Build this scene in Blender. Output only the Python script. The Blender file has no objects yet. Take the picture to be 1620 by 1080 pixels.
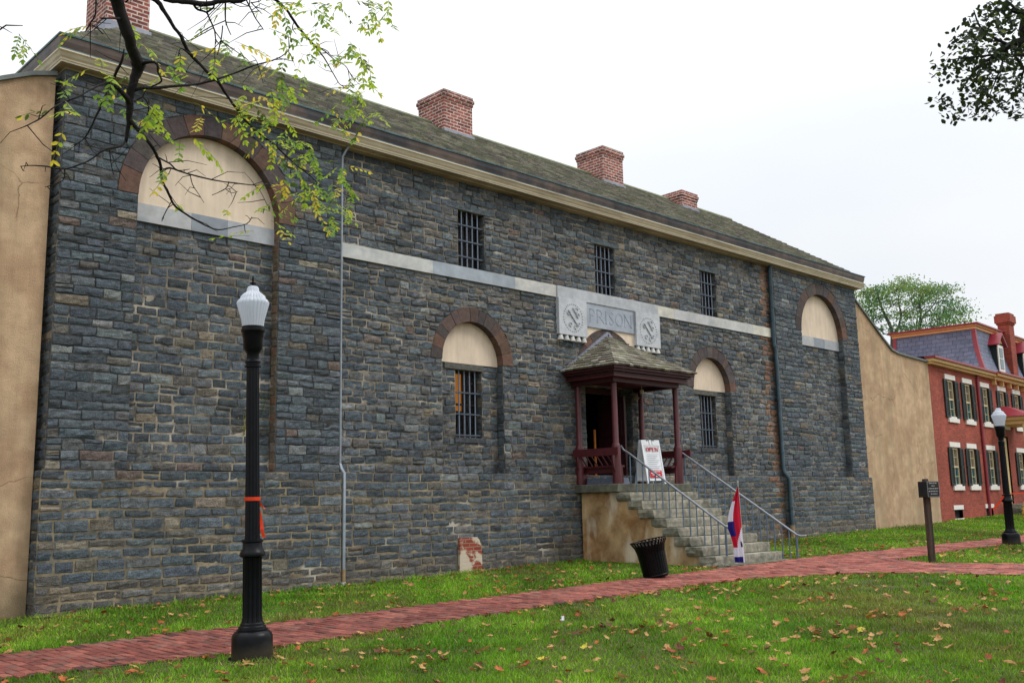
import bpy, math, random
import numpy as np
from mathutils import Vector, Matrix, noise
from mathutils.geometry import tessellate_polygon
random.seed(11); np.random.seed(11)
R_=math.radians; PI=math.pi
scene=bpy.context.scene; COL=scene.collection
def gz(X,Y):
    return .21+.0155*min(max(X,-25),48)+.0145*min(max(Y,-35),12)
# ---------------------------------------------------------------- materials
def s2l(c):
    return tuple(((v/255)/12.92 if v/255<=.04045 else ((v/255+.055)/1.055)**2.4) for v in c)
MATS={}
def mat(name,col,rough=.85,nz=(6.,.35),nz2=None,bump=(30.,.3,.01),attr=False,metal=0.,emit=None,trans=0.,kind=None,col2=None,stain=None,spec=.35,alpha=None,brick=None,streak=None,foot=None,crack=None):
    if name in MATS: return MATS[name]
    m=bpy.data.materials.new(name); m.use_nodes=True; nt=m.node_tree; N=nt.nodes; Lk=nt.links
    b=N['Principled BSDF']; out=N['Material Output']
    b.inputs['Roughness'].default_value=rough; b.inputs['Metallic'].default_value=metal
    b.inputs['Specular IOR Level'].default_value=spec
    tc=N.new('ShaderNodeTexCoord')
    def mix(t,f,a,bb):
        x=N.new('ShaderNodeMix'); x.data_type='RGBA'; x.blend_type=t
        for s,v in ((0,f),(6,a),(7,bb)):
            if hasattr(v,'is_output') or isinstance(v,bpy.types.NodeSocket): Lk.new(v,x.inputs[s])
            else: x.inputs[s].default_value=v
        return x.outputs[2]
    def noi(scale,det=6,rg=.6,vec=None):
        x=N.new('ShaderNodeTexNoise'); x.inputs['Scale'].default_value=scale; x.inputs['Detail'].default_value=det; x.inputs['Roughness'].default_value=rg
        Lk.new(vec or tc.outputs['Object'],x.inputs['Vector']); return x.outputs['Fac']
    def ramp(f,a,bb,ca=(0,0,0,1),cb=(1,1,1,1)):
        x=N.new('ShaderNodeValToRGB'); x.color_ramp.elements[0].position=a; x.color_ramp.elements[1].position=bb
        x.color_ramp.elements[0].color=ca; x.color_ramp.elements[1].color=cb; Lk.new(f,x.inputs[0]); return x.outputs[0]
    def mapp(v,sc):
        x=N.new('ShaderNodeMapping'); x.inputs['Scale'].default_value=sc; Lk.new(v,x.inputs[0]); return x.outputs[0]
    h=None
    if attr:
        a=N.new('ShaderNodeAttribute'); a.attribute_name='Col'; base=a.outputs['Color']
    elif brick:
        sp=N.new('ShaderNodeSeparateXYZ'); Lk.new(tc.outputs['Object'],sp.inputs[0])
        ad=N.new('ShaderNodeMath'); Lk.new(sp.outputs[0],ad.inputs[0]); Lk.new(sp.outputs[1],ad.inputs[1])
        cb=N.new('ShaderNodeCombineXYZ'); Lk.new(ad.outputs[0],cb.inputs[0]); Lk.new(sp.outputs[2],cb.inputs[1])
        bt=N.new('ShaderNodeTexBrick'); Lk.new(cb.outputs[0],bt.inputs['Vector'])
        w,hh,mo,c1,c2,cm=brick
        bt.inputs['Scale'].default_value=1; bt.inputs['Brick Width'].default_value=w; bt.inputs['Row Height'].default_value=hh
        bt.inputs['Mortar Size'].default_value=mo; bt.inputs['Mortar Smooth'].default_value=.2; bt.inputs['Bias'].default_value=-.1
        bt.inputs['Color1'].default_value=(*c1,1); bt.inputs['Color2'].default_value=(*c2,1); bt.inputs['Mortar'].default_value=(*cm,1)
        base=bt.outputs['Color']; h=bt.outputs['Fac']
    else:
        base=(*col,1)
    if col2: 
        base=mix('MIX',ramp(noi(nz[0]*.35,4),.42,.6),base,(*col2,1))
    f=ramp(noi(nz[0]),.3,.7,(1-nz[1],)*3+(1,),(1+nz[1]*.6,)*3+(1,))
    base=mix('MULTIPLY',1.,base,f)
    if nz2:
        f=ramp(noi(nz2[0],3),.3,.7,(1-nz2[1],)*3+(1,),(1+nz2[1]*.5,)*3+(1,))
        base=mix('MULTIPLY',1.,base,f)
    if streak:
        f=ramp(noi(1.,6,.7,mapp(tc.outputs['Object'],streak[0])),.3,.72,(1-streak[1],)*3+(1,),(1+streak[1]*.7,)*3+(1,))
        base=mix('MULTIPLY',1.,base,f)
    if crack:
        vt=N.new('ShaderNodeTexVoronoi'); vt.feature='DISTANCE_TO_EDGE'; vt.inputs['Scale'].default_value=crack[0]
        wv=N.new('ShaderNodeMix'); wv.data_type='RGBA'; wv.blend_type='LINEAR_LIGHT'; wv.inputs[0].default_value=.18; Lk.new(tc.outputs['Object'],wv.inputs[6])
        nx=N.new('ShaderNodeTexNoise'); nx.inputs['Scale'].default_value=2.2; nx.inputs['Detail'].default_value=5; Lk.new(tc.outputs['Object'],nx.inputs['Vector']); Lk.new(nx.outputs['Color'],wv.inputs[7]); Lk.new(wv.outputs[2],vt.inputs['Vector'])
        a=ramp(vt.outputs['Distance'],.0,.006,(1,1,1,1),(0,0,0,1)); mk=mix('MULTIPLY',1.,a,ramp(noi(.45,2),.52,.56)); base=mix('MIX',mk,base,(*crack[1],1))
    if foot:
        sp2=N.new('ShaderNodeSeparateXYZ'); Lk.new(tc.outputs['Object'],sp2.inputs[0]); md=N.new('ShaderNodeMath'); md.operation='MULTIPLY_ADD'
        Lk.new(noi(2.2,5),md.inputs[0]); md.inputs[1].default_value=-foot[2]*1.6; Lk.new(sp2.outputs[2],md.inputs[2])
        mr=N.new('ShaderNodeMapRange'); mr.inputs[1].default_value=foot[1]-foot[2]; mr.inputs[2].default_value=foot[1]-foot[2]*.3; mr.inputs[3].default_value=.75; mr.inputs[4].default_value=0; Lk.new(md.outputs[0],mr.inputs[0])
        base=mix('MIX',mr.outputs[0],base,(*foot[0],1))
    if alpha: b.inputs['Alpha'].default_value=alpha
    if stain:   # vertical weathering streaks
        v=mapp(tc.outputs['Object'],stain[1]); base=mix('MIX',ramp(noi(1.,5,.55,v),stain[2],stain[3]),base,(*stain[0],1))
    Lk.new(base,b.inputs['Base Color'])
    if bump:
        bp=N.new('ShaderNodeBump'); bp.inputs['Strength'].default_value=bump[1]; bp.inputs['Distance'].default_value=bump[2]
        Lk.new(noi(bump[0],8,.65),bp.inputs['Height']); nrm=bp.outputs[0]
        if h is not None:
            b2=N.new('ShaderNodeBump'); b2.invert=True; b2.inputs['Strength'].default_value=.5; b2.inputs['Distance'].default_value=.006
            Lk.new(h,b2.inputs['Height']); Lk.new(nrm,b2.inputs['Normal']); nrm=b2.outputs[0]
        Lk.new(nrm,b.inputs['Normal'])
    if emit:
        b.inputs['Emission Color'].default_value=(*emit[0],1); b.inputs['Emission Strength'].default_value=emit[1]
    if trans:
        t=N.new('ShaderNodeBsdfTranslucent'); Lk.new(base,t.inputs[0]); mx=N.new('ShaderNodeMixShader'); mx.inputs[0].default_value=trans
        Lk.new(b.outputs[0],mx.inputs[1]); Lk.new(t.outputs[0],mx.inputs[2]); Lk.new(mx.outputs[0],out.inputs[0])
    MATS[name]=m; return m
# ---------------------------------------------------------------- objects
def org(o):
    v=Vector((0,0,0))
    while o is not None: v+=Vector(o.location); o=o.parent
    return v
def tag(o,label,cat=None,group=None,kind=None):
    if label: o['label']=label
    if cat: o['category']=cat
    if group: o['group']=group
    if kind: o['kind']=kind
    return o
def thing(name,label,cat,loc=(0,0,0),rz=0,group=None,parent=None):
    o=bpy.data.objects.new(name,None); COL.objects.link(o); o.empty_display_size=.1
    o.location=loc; o.rotation_euler=(0,0,rz); return tag(o,label,cat,group)
def copy_tree(o,parent=None):
    c=o.copy(); COL.objects.link(c); c.parent=parent
    for ch in list(o.children): copy_tree(ch,c)
    return c
class MB:
    def __init__(s): s.v=[]; s.f=[]; s.m=[]; s.c=[]; s.cur=0; s.col=(1,1,1)
    def V(s,p): s.v.append(tuple(p)); s.c.append(s.col); return len(s.v)-1
    def F(s,idx,m=None): s.f.append(tuple(idx)); s.m.append(s.cur if m is None else m)
    def box(s,x0,x1,y0,y1,z0,z1,m=None,M=None):
        P=[(x,y,z) for z in (z0,z1) for x,y in ((x0,y0),(x1,y0),(x1,y1),(x0,y1))]
        if M is not None: P=[M@Vector(p) for p in P]
        i=[s.V(p) for p in P]
        for q in ((0,3,2,1),(4,5,6,7),(0,1,5,4),(1,2,6,5),(2,3,7,6),(3,0,4,7)): s.F([i[k] for k in q],m)
        return s
    def poly(s,pts,m=None): s.F([s.V(p) for p in pts],m)
    def prism(s,pts,a,b,m=None):   # pts in (x,z), from y=a to y=b
        n=len(pts); A=[s.V((x,a,z)) for x,z in pts]; B=[s.V((x,b,z)) for x,z in pts]
        tri=tessellate_polygon([[Vector((x,z,0)) for x,z in pts]])
        for t in tri: s.F([A[k] for k in t],m); s.F([B[k] for k in reversed(t)],m)
        for k in range(n): j=(k+1)%n; s.F((A[k],A[j],B[j],B[k]),m)
    def tube(s,pts,rad,seg=8,m=None,cap=True,flat=1.):
        P=[Vector(p) for p in pts]; n=len(P)
        if not hasattr(rad,'__len__'): rad=[rad]*n
        rings=[]; ref=Vector((0,0,1))
        d0=(P[1]-P[0]).normalized()
        if abs(d0.dot(ref))>.95: ref=Vector((0,1,0))
        a=d0.cross(ref).normalized()
        for i in range(n):
            d=(P[min(i+1,n-1)]-P[max(i-1,0)]).normalized()
            a=(a-d*a.dot(d)).normalized(); b=d.cross(a)
            rings.append([s.V(P[i]+(a*math.cos(t)+b*math.sin(t)*flat)*rad[i]) for t in [2*PI*k/seg for k in range(seg)]])
        for i in range(n-1):
            for k in range(seg):
                j=(k+1)%seg; s.F((rings[i][k],rings[i][j],rings[i+1][j],rings[i+1][k]),m)
        if cap: s.F(rings[0][::-1],m); s.F(rings[-1],m)
    def lathe(s,prof,c=(0,0,0),seg=32,m=None,flute=0,fl=None,M=None,cap=True):
        rings=[]
        for (r,z) in prof:
            ring=[]
            for k in range(seg):
                t=2*PI*k/seg; rr=r
                if flute: rr=r*(1-fl*(.5+.5*math.cos(flute*t))**2)
                p=Vector((c[0]+rr*math.cos(t),c[1]+rr*math.sin(t),c[2]+z))
                if M is not None: p=M@p
                ring.append(s.V(p))
            rings.append(ring)
        for i in range(len(rings)-1):
            for k in range(seg):
                j=(k+1)%seg; s.F((rings[i][k],rings[i][j],rings[i+1][j],rings[i+1][k]),m)
        if cap: s.F(rings[0][::-1],m); s.F(rings[-1],m)
    def build(s,name,mats,parent=None,smooth=False,local=False,loc=None,bevel=0,label=None,attr=False,auto=None):
        me=bpy.data.meshes.new(name)
        off=Vector((0,0,0)) if (local or parent is None) else org(parent)
        V=np.array(s.v,dtype=np.float64)-np.array(off) if s.v else np.zeros((0,3))
        me.from_pydata(V.tolist(),[],s.f)
        mats=mats if isinstance(mats,(list,tuple)) else [mats]
        for m in mats: me.materials.append(m)
        if len(mats)>1: me.polygons.foreach_set('material_index',s.m)
        if attr:
            ca=me.color_attributes.new('Col','FLOAT_COLOR','POINT')
            a=np.ones((len(s.v),4),dtype=np.float32); a[:,:3]=np.array(s.c); ca.data.foreach_set('color',a.ravel())
        if smooth: me.polygons.foreach_set('use_smooth',[True]*len(s.f))
        me.update()
        o=bpy.data.objects.new(name,me); COL.objects.link(o)
        if parent is not None: o.parent=parent
        if loc is not None: o.location=loc
        if smooth and auto:
            me.set_sharp_from_angle(angle=R_(auto))
        if bevel:
            md=o.modifiers.new('bev','BEVEL'); md.width=bevel; md.segments=2; md.limit_method='ANGLE'
        if label: o['label']=label
        return o
# ---------------------------------------------------------------- palettes
def jit(c,a=.12):
    k=1+random.uniform(-a,a); return tuple(max(.004,v*k*(1+random.uniform(-.04,.04))) for v in c)
PAL=[((66,76,88),30),((56,66,78),24),((78,88,98),20),((90,98,106),12),((84,86,90),10),((82,78,75),6),((100,92,82),2.5),((94,78,73),1.6),((112,102,88),1.2),((48,54,62),12),((126,118,106),.8),((116,122,126),2)]
PW=[w for _,w in PAL]; PC=[s2l(c) for c,_ in PAL]
STONE_GAIN=1.7
def stone_col(x,z,kind='wall'):
    c=random.choices(PC,PW)[0]
    c=jit(c,.16); mu=s2l((72,79,84)); c=tuple(a*.7+b*.3 for a,b in zip(c,mu))
    if kind=='reveal_brown': c=tuple(a*.4+b*.6 for a,b in zip(c,s2l(random.choice(((112,92,66),(96,80,62),(120,84,54))))))
    g=STONE_GAIN
    if kind=='plinth' and z<.62+.012*x: # damp brown foot of the wall
        c=tuple(a*.6+b*.4 for a,b in zip(c,s2l((92,80,68))))
    if 24.05<x<24.50 and random.random()<.8: # rust beside the downpipe
        c=tuple(a*.45+b*.55 for a,b in zip(c,s2l((128,90,62))))
    if 10.5<x<24 and random.random()<.2: c=tuple(a*.6+b*.4 for a,b in zip(c,s2l((104,102,102))))
    return (c[0]*g*1.02,c[1]*g,c[2]*g*.93)
def wob(x,z): return .020*noise.noise(Vector((x*1.3,z*3.1,7.7)))+.010*noise.noise(Vector((x*6.1,z*3.1,2.7)))
def courses(z0,z1,h,keys=()):
    ks=sorted(set([z0,z1]+[k for k in keys if z0<k<z1])); out=[z0]
    for a,b in zip(ks,ks[1:]):
        n=max(1,round((b-a)/h)); hs=[random.uniform(.8,1.2) for _ in range(n)]; t=sum(hs); z=a
        for k in range(n): z+=hs[k]/t*(b-a); out.append(z)
        out[-1]=b
    return out,ks
def stones(mb,x0,x1,z0,z1,y,holes=(),h=.148,ln=(.24,.58),gap=.013,map=None,kind='wall',relief=.012,keys=(),mi=0):
    """rock-faced coursed stones on the plane y; holes: ('r',xa,xb,za,zb) | ('a',cx,zs,R)"""
    kz=list(keys)
    for q in holes:
        if q[0]=='r': kz+=[q[3],q[4]]
        else: kz+=[q[2]]
    cs,ks=courses(z0,z1,h,kz)
    mp=map or (lambda u,v,w:(u,y-w,v))
    for a,b in zip(cs,cs[1:]):
        spans=[(x0,x1)]; zm=(a+b)/2; arcs=[]
        for q in holes:
            if q[0]=='r':
                if q[3]-1e-4<=a and b<=q[4]+1e-4: cut=(q[1],q[2])
                else: continue
            else:
                _,cx,zs,Rr=q
                if a<zs-1e-4 or a>=zs+Rr: continue
                dz=b-zs; w=math.sqrt(max(0,Rr*Rr-dz*dz)); arcs.append((cx,zs,Rr))
                if w<=.02: continue
                cut=(cx-w,cx+w)
            ns=[]
            for s0,s1 in spans:
                if cut[1]<=s0 or cut[0]>=s1: ns.append((s0,s1)); continue
                if cut[0]>s0+.02: ns.append((s0,cut[0]))
                if cut[1]<s1-.02: ns.append((cut[1],s1))
            spans=ns
        for s0,s1 in spans:
            x=s0; first=True
            while x<s1-.01:
                L=random.uniform(*ln)
                if first: L*=random.uniform(.5,1); first=False
                if s1-x-L<ln[0]*.6: L=s1-x
                L=min(L,s1-x)
                parts=[(a,b)]
                if L<.34 and (b-a)>.14 and random.random()<.12: m=(a+b)/2+random.uniform(-.015,.015); parts=[(a,m),(m,b)]
                for (pa,pb) in parts: one_stone(mb,x,x+L,pa,pb,mp,arcs,gap,relief,kind,ks,mi)
                x+=L
def one_stone(mb,xa,xb,za,zb,mp,arcs,gap,relief,kind,ks,mi):
    g=gap/2; e=.014; L=xb-xa; H=zb-za
    if L<.03: return
    g1,g2,g3,g4=[g*random.uniform(.5,1.6) for _ in range(4)]
    xs0,xs1=xa+g1,xb-g2
    n=max(1,int((L-.04)/.065)); e=random.uniform(.006,.016); us=[xs0,xs0+e]+[xs0+e+(xs1-xs0-2*e)*k/n for k in range(1,n)]+[xs1-e,xs1]
    ev=e/H; vz=[0,ev,.34,.66,1-ev,1]; NV=len(vz)-1
    tilt=random.uniform(-.006,.006); bulge=relief*random.uniform(.4,1.5)
    top_fix=any(abs(zb-k)<1e-4 for k in ks); bot_fix=any(abs(za-k)<1e-4 for k in ks)
    sk=random.uniform(-.022,.022) if random.random()<.6 else 0; rk=random.uniform(.5,1.5)
    mb.col=stone_col((xa+xb)/2,(za+zb)/2,kind)
    idx=[]; inside=0; tot=0
    for j,v in enumerate(vz):
        row=[]
        for i,u in enumerate(us):
            zl=za+g3+(0 if bot_fix else wob(u,za)); zh=zb-g4+(0 if top_fix else wob(u,zb))
            z=zl+(zh-zl)*v
            x=u+(sk*(v-.5) if 0<i<len(us)-1 else sk*(v-.5)*.6)
            edge=(i in (0,len(us)-1)) or (j in (0,NV))
            if (i in (0,len(us)-1)) and (j in (0,NV)):
                x+= (.004 if i==0 else -.004)*rk; z+=(.004 if j==0 else -.004)*rk
            if edge:
                w=-.004; x+=random.uniform(-.005,.005); z+=random.uniform(-.0045,.0045)
            else:
                w=bulge*(1 if j in(2,3) else .6)+tilt*(v-.5)*2+relief*.9*noise.noise(Vector((u*9,z*17,xa)))+relief*.35*random.uniform(-1,1)
            for (cx,zs,Rr) in arcs:
                dx,dz=x-cx,z-zs
                if dz>-.001:
                    d=math.hypot(dx,dz); tot+=1
                    if d<Rr+.006:
                        inside+=1; k=(Rr+.006)/max(d,1e-4); x=cx+dx*k; z=zs+dz*k
            row.append((x,z,w))
        idx.append(row)
    if tot and inside>=.85*len(us)*len(vz): return
    ids=[[mb.V(mp(*p)) for p in row] for row in idx]
    for j in range(NV):
        for i in range(len(us)-1): mb.F((ids[j][i],ids[j][i+1],ids[j+1][i+1],ids[j+1][i]),mi)
def arcpts(cx,zs,r,n=28,a0=0,a1=PI): return [(cx+r*math.cos(a0+(a1-a0)*k/n),zs+r*math.sin(a0+(a1-a0)*k/n)) for k in range(n+1)]
def sheet(mb,outer,holes,y,m):
    """flat wall face with holes on the plane y"""
    L=[[Vector((x,z,0)) for x,z in outer]]+[[Vector((x,z,0)) for x,z in h] for h in holes]
    flat=[p for l in L for p in l]; ids=[mb.V((p.x,y,p.y)) for p in flat]
    for t in tessellate_polygon(L): 
        a,b,c=[flat[k] for k in t]
        ccw=(b-a).cross(c-a).z>0
        mb.F([ids[k] for k in (t if ccw else t[::-1])],m)
LOC_BR={'A':[(1.66,-10.16,4.19,0.05),(1.76,-10.02,4.09,0.036),(1.83,-9.98,3.97,0.033),(1.9,-9.91,3.9,0.031),(1.95,-9.86,3.87,0.036),(1.94,-9.83,3.81,0.026),(1.94,-9.79,3.73,0.023),(1.95,-9.77,3.67,0.021),(1.96,-9.74,3.6,0.013),(1.96,-9.71,3.51,0.009)],'A1':[(1.96,-9.71,3.52,0.007),(1.92,-9.74,3.47,0.007),(1.84,-9.75,3.43,0.006),(1.77,-9.75,3.36,0.005),(1.7,-9.76,3.31,0.005),(1.65,-9.74,3.29,0.004),(1.57,-9.76,3.28,0.004),(1.5,-9.79,3.26,0.003),(1.45,-9.77,3.25,0.002)],'A1b':[(1.86,-9.76,3.44,0.004),(1.88,-9.74,3.37,0.003),(1.9,-9.73,3.32,0.002)],'A1c':[(1.66,-9.74,3.29,0.004),(1.66,-9.72,3.24,0.003),(1.59,-9.69,3.2,0.002)],'A2':[(1.96,-9.75,3.62,0.013),(2.0,-9.75,3.58,0.011),(2.06,-9.76,3.52,0.01),(2.12,-9.71,3.49,0.009),(2.17,-9.66,3.45,0.009),(2.19,-9.64,3.38,0.008),(2.22,-9.64,3.33,0.008),(2.28,-9.59,3.28,0.007),(2.36,-9.56,3.25,0.006),(2.48,-9.55,3.21,0.005),(2.57,-9.54,3.2,0.004),(2.64,-9.58,3.22,0.003),(2.7,-9.62,3.24,0.003),(2.72,-9.64,3.28,0.002)],'A2a':[(2.14,-9.71,3.47,0.006),(2.17,-9.77,3.43,0.005),(2.21,-9.78,3.4,0.003),(2.26,-9.81,3.41,0.002)],'A2b':[(2.18,-9.66,3.42,0.006),(2.21,-9.68,3.44,0.006),(2.3,-9.66,3.44,0.005),(2.39,-9.65,3.44,0.005),(2.53,-9.6,3.46,0.004),(2.63,-9.66,3.45,0.004),(2.77,-9.62,3.48,0.003),(2.84,-9.66,3.49,0.002)],'A2c':[(2.35,-9.63,3.45,0.003),(2.37,-9.62,3.4,0.003),(2.41,-9.62,3.35,0.002),(2.44,-9.62,3.31,0.0015)],'A2d':[(2.58,-9.63,3.46,0.003),(2.57,-9.61,3.42,0.003),(2.51,-9.57,3.38,0.002)],'A2e':[(2.57,-9.61,3.42,0.002),(2.6,-9.62,3.4,0.002),(2.63,-9.64,3.41,0.0015)],'A2f':[(2.27,-9.59,3.29,0.003),(2.23,-9.61,3.22,0.003),(2.22,-9.59,3.17,0.002)],'A2g':[(2.73,-9.65,3.46,0.003),(2.76,-9.66,3.43,0.002),(2.83,-9.62,3.37,0.002)],'A3':[(1.95,-9.86,3.87,0.014),(1.97,-9.93,3.87,0.009),(1.99,-9.98,3.85,0.007),(2.0,-9.97,3.81,0.006),(2.02,-9.97,3.77,0.005),(2.0,-9.89,3.76,0.004)],'A4':[(1.94,-9.8,3.75,0.012),(1.98,-9.83,3.77,0.01),(2.07,-9.82,3.8,0.009),(2.18,-9.83,3.84,0.008),(2.31,-9.8,3.9,0.007),(2.38,-9.85,3.93,0.006),(2.5,-9.83,4.01,0.006),(2.57,-9.89,4.05,0.005),(2.68,-9.86,4.12,0.005),(2.72,-9.89,4.14,0.004),(2.75,-9.93,4.17,0.003),(2.76,-9.95,4.2,0.002)],'A4a':[(2.71,-9.89,4.14,0.003),(2.79,-9.93,4.13,0.002)],'A4b':[(2.59,-9.9,4.06,0.003),(2.57,-9.91,4.08,0.002),(2.55,-9.9,4.1,0.0015)],'A5':[(1.95,-9.78,3.69,0.018),(1.9,-9.82,3.71,0.014),(1.84,-9.87,3.72,0.012),(1.8,-9.91,3.72,0.01),(1.79,-9.97,3.74,0.008),(1.77,-10.09,3.76,0.007),(1.77,-10.11,3.81,0.004)],'A5a':[(1.8,-9.91,3.72,0.008),(1.75,-9.93,3.69,0.006),(1.67,-9.98,3.62,0.005),(1.59,-10.04,3.54,0.005),(1.54,-10.01,3.51,0.004),(1.48,-10.07,3.45,0.004),(1.44,-10.04,3.4,0.004),(1.37,-10.11,3.33,0.003),(1.34,-10.09,3.31,0.002)],'A5b':[(1.8,-9.91,3.71,0.011),(1.77,-9.92,3.64,0.008),(1.76,-9.9,3.6,0.007),(1.75,-9.88,3.56,0.006),(1.73,-9.84,3.48,0.005),(1.71,-9.81,3.43,0.003),(1.67,-9.78,3.4,0.002)],'A6':[(1.97,-9.79,3.71,0.004),(1.96,-9.9,3.69,0.004),(1.99,-9.9,3.65,0.004),(1.99,-9.88,3.6,0.003),(1.99,-9.86,3.56,0.002)],'A7':[(1.8,-9.99,4.02,0.009),(1.73,-10.06,3.97,0.006),(1.65,-10.12,3.92,0.004)],'A8':[(1.54,-10.34,3.95,0.004),(1.56,-10.3,3.86,0.004),(1.56,-10.28,3.83,0.004),(1.55,-10.26,3.8,0.004),(1.54,-10.24,3.77,0.002)],'A9':[(1.56,-10.26,3.8,0.003),(1.58,-10.27,3.79,0.003),(1.61,-10.27,3.77,0.002)],'A10':[(1.8,-10.03,4.09,0.006),(1.79,-10.14,4.08,0.006)],'B':[(2.03,-9.6,4.45,0.017),(2.13,-9.61,4.39,0.015),(2.19,-9.6,4.34,0.013),(2.23,-9.6,4.29,0.012),(2.29,-9.59,4.24,0.011),(2.35,-9.54,4.2,0.011),(2.43,-9.5,4.17,0.01),(2.49,-9.51,4.12,0.01),(2.58,-9.48,4.09,0.01),(2.65,-9.44,4.05,0.009),(2.72,-9.44,3.98,0.009),(2.84,-9.37,3.94,0.008),(2.91,-9.38,3.89,0.007),(2.98,-9.4,3.85,0.006),(3.09,-9.34,3.83,0.006),(3.18,-9.36,3.76,0.005),(3.25,-9.39,3.71,0.004),(3.34,-9.41,3.63,0.002)],'B1':[(2.37,-9.54,4.18,0.005),(2.3,-9.57,4.18,0.003),(2.3,-9.54,4.13,0.002)],'C':[(1.64,-10.78,3.8,0.014),(1.71,-10.79,3.76,0.012),(1.75,-10.81,3.76,0.012),(1.81,-10.84,3.76,0.012),(1.87,-10.88,3.78,0.011),(1.93,-10.91,3.79,0.011),(1.99,-10.97,3.83,0.01)],'C1':[(1.77,-10.81,3.76,0.006),(1.79,-10.81,3.74,0.006),(1.82,-10.83,3.73,0.005),(1.84,-10.82,3.71,0.004),(1.87,-10.81,3.67,0.004),(1.88,-10.8,3.64,0.003),(1.9,-10.8,3.62,0.002)],'C2':[(1.82,-10.83,3.73,0.005),(1.84,-10.85,3.75,0.004),(1.84,-10.86,3.77,0.003)],'C3':[(1.88,-10.88,3.79,0.004),(1.89,-10.86,3.74,0.004),(1.9,-10.85,3.7,0.003),(1.93,-10.84,3.66,0.002)],'C4':[(1.95,-10.93,3.79,0.004),(1.98,-10.92,3.76,0.004),(2.0,-10.92,3.73,0.003),(2.02,-10.92,3.71,0.003),(2.04,-10.92,3.69,0.0015)],'C5':[(1.97,-10.93,3.79,0.003),(2.0,-10.94,3.76,0.002),(2.02,-10.94,3.75,0.0015)],'C6':[(1.89,-10.84,3.69,0.003),(1.9,-10.81,3.64,0.003),(1.9,-10.78,3.58,0.002)],'D':[(2.85,-9.46,4.82,0.013),(2.95,-9.47,4.74,0.012),(3.01,-9.48,4.7,0.01),(3.06,-9.48,4.65,0.01),(3.1,-9.48,4.61,0.009),(3.2,-9.41,4.61,0.008),(3.26,-9.42,4.56,0.007),(3.32,-9.43,4.5,0.005),(3.37,-9.43,4.44,0.004),(3.41,-9.43,4.39,0.004),(3.45,-9.43,4.35,0.003),(3.51,-9.46,4.32,0.003),(3.56,-9.48,4.29,0.002)],'D1':[(3.26,-9.42,4.56,0.005),(3.32,-9.45,4.53,0.004),(3.38,-9.46,4.49,0.004),(3.44,-9.49,4.46,0.003),(3.48,-9.49,4.42,0.003),(3.52,-9.49,4.37,0.002)],'D2':[(3.27,-9.42,4.56,0.004),(3.33,-9.45,4.54,0.003),(3.36,-9.46,4.51,0.002),(3.42,-9.49,4.49,0.002)],'D3':[(3.07,-9.48,4.64,0.003),(3.07,-9.46,4.6,0.003),(3.1,-9.46,4.57,0.002)],'E':[(1.32,-9.68,3.94,0.004),(1.37,-9.7,3.95,0.004),(1.41,-9.81,3.92,0.002)]}
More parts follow.
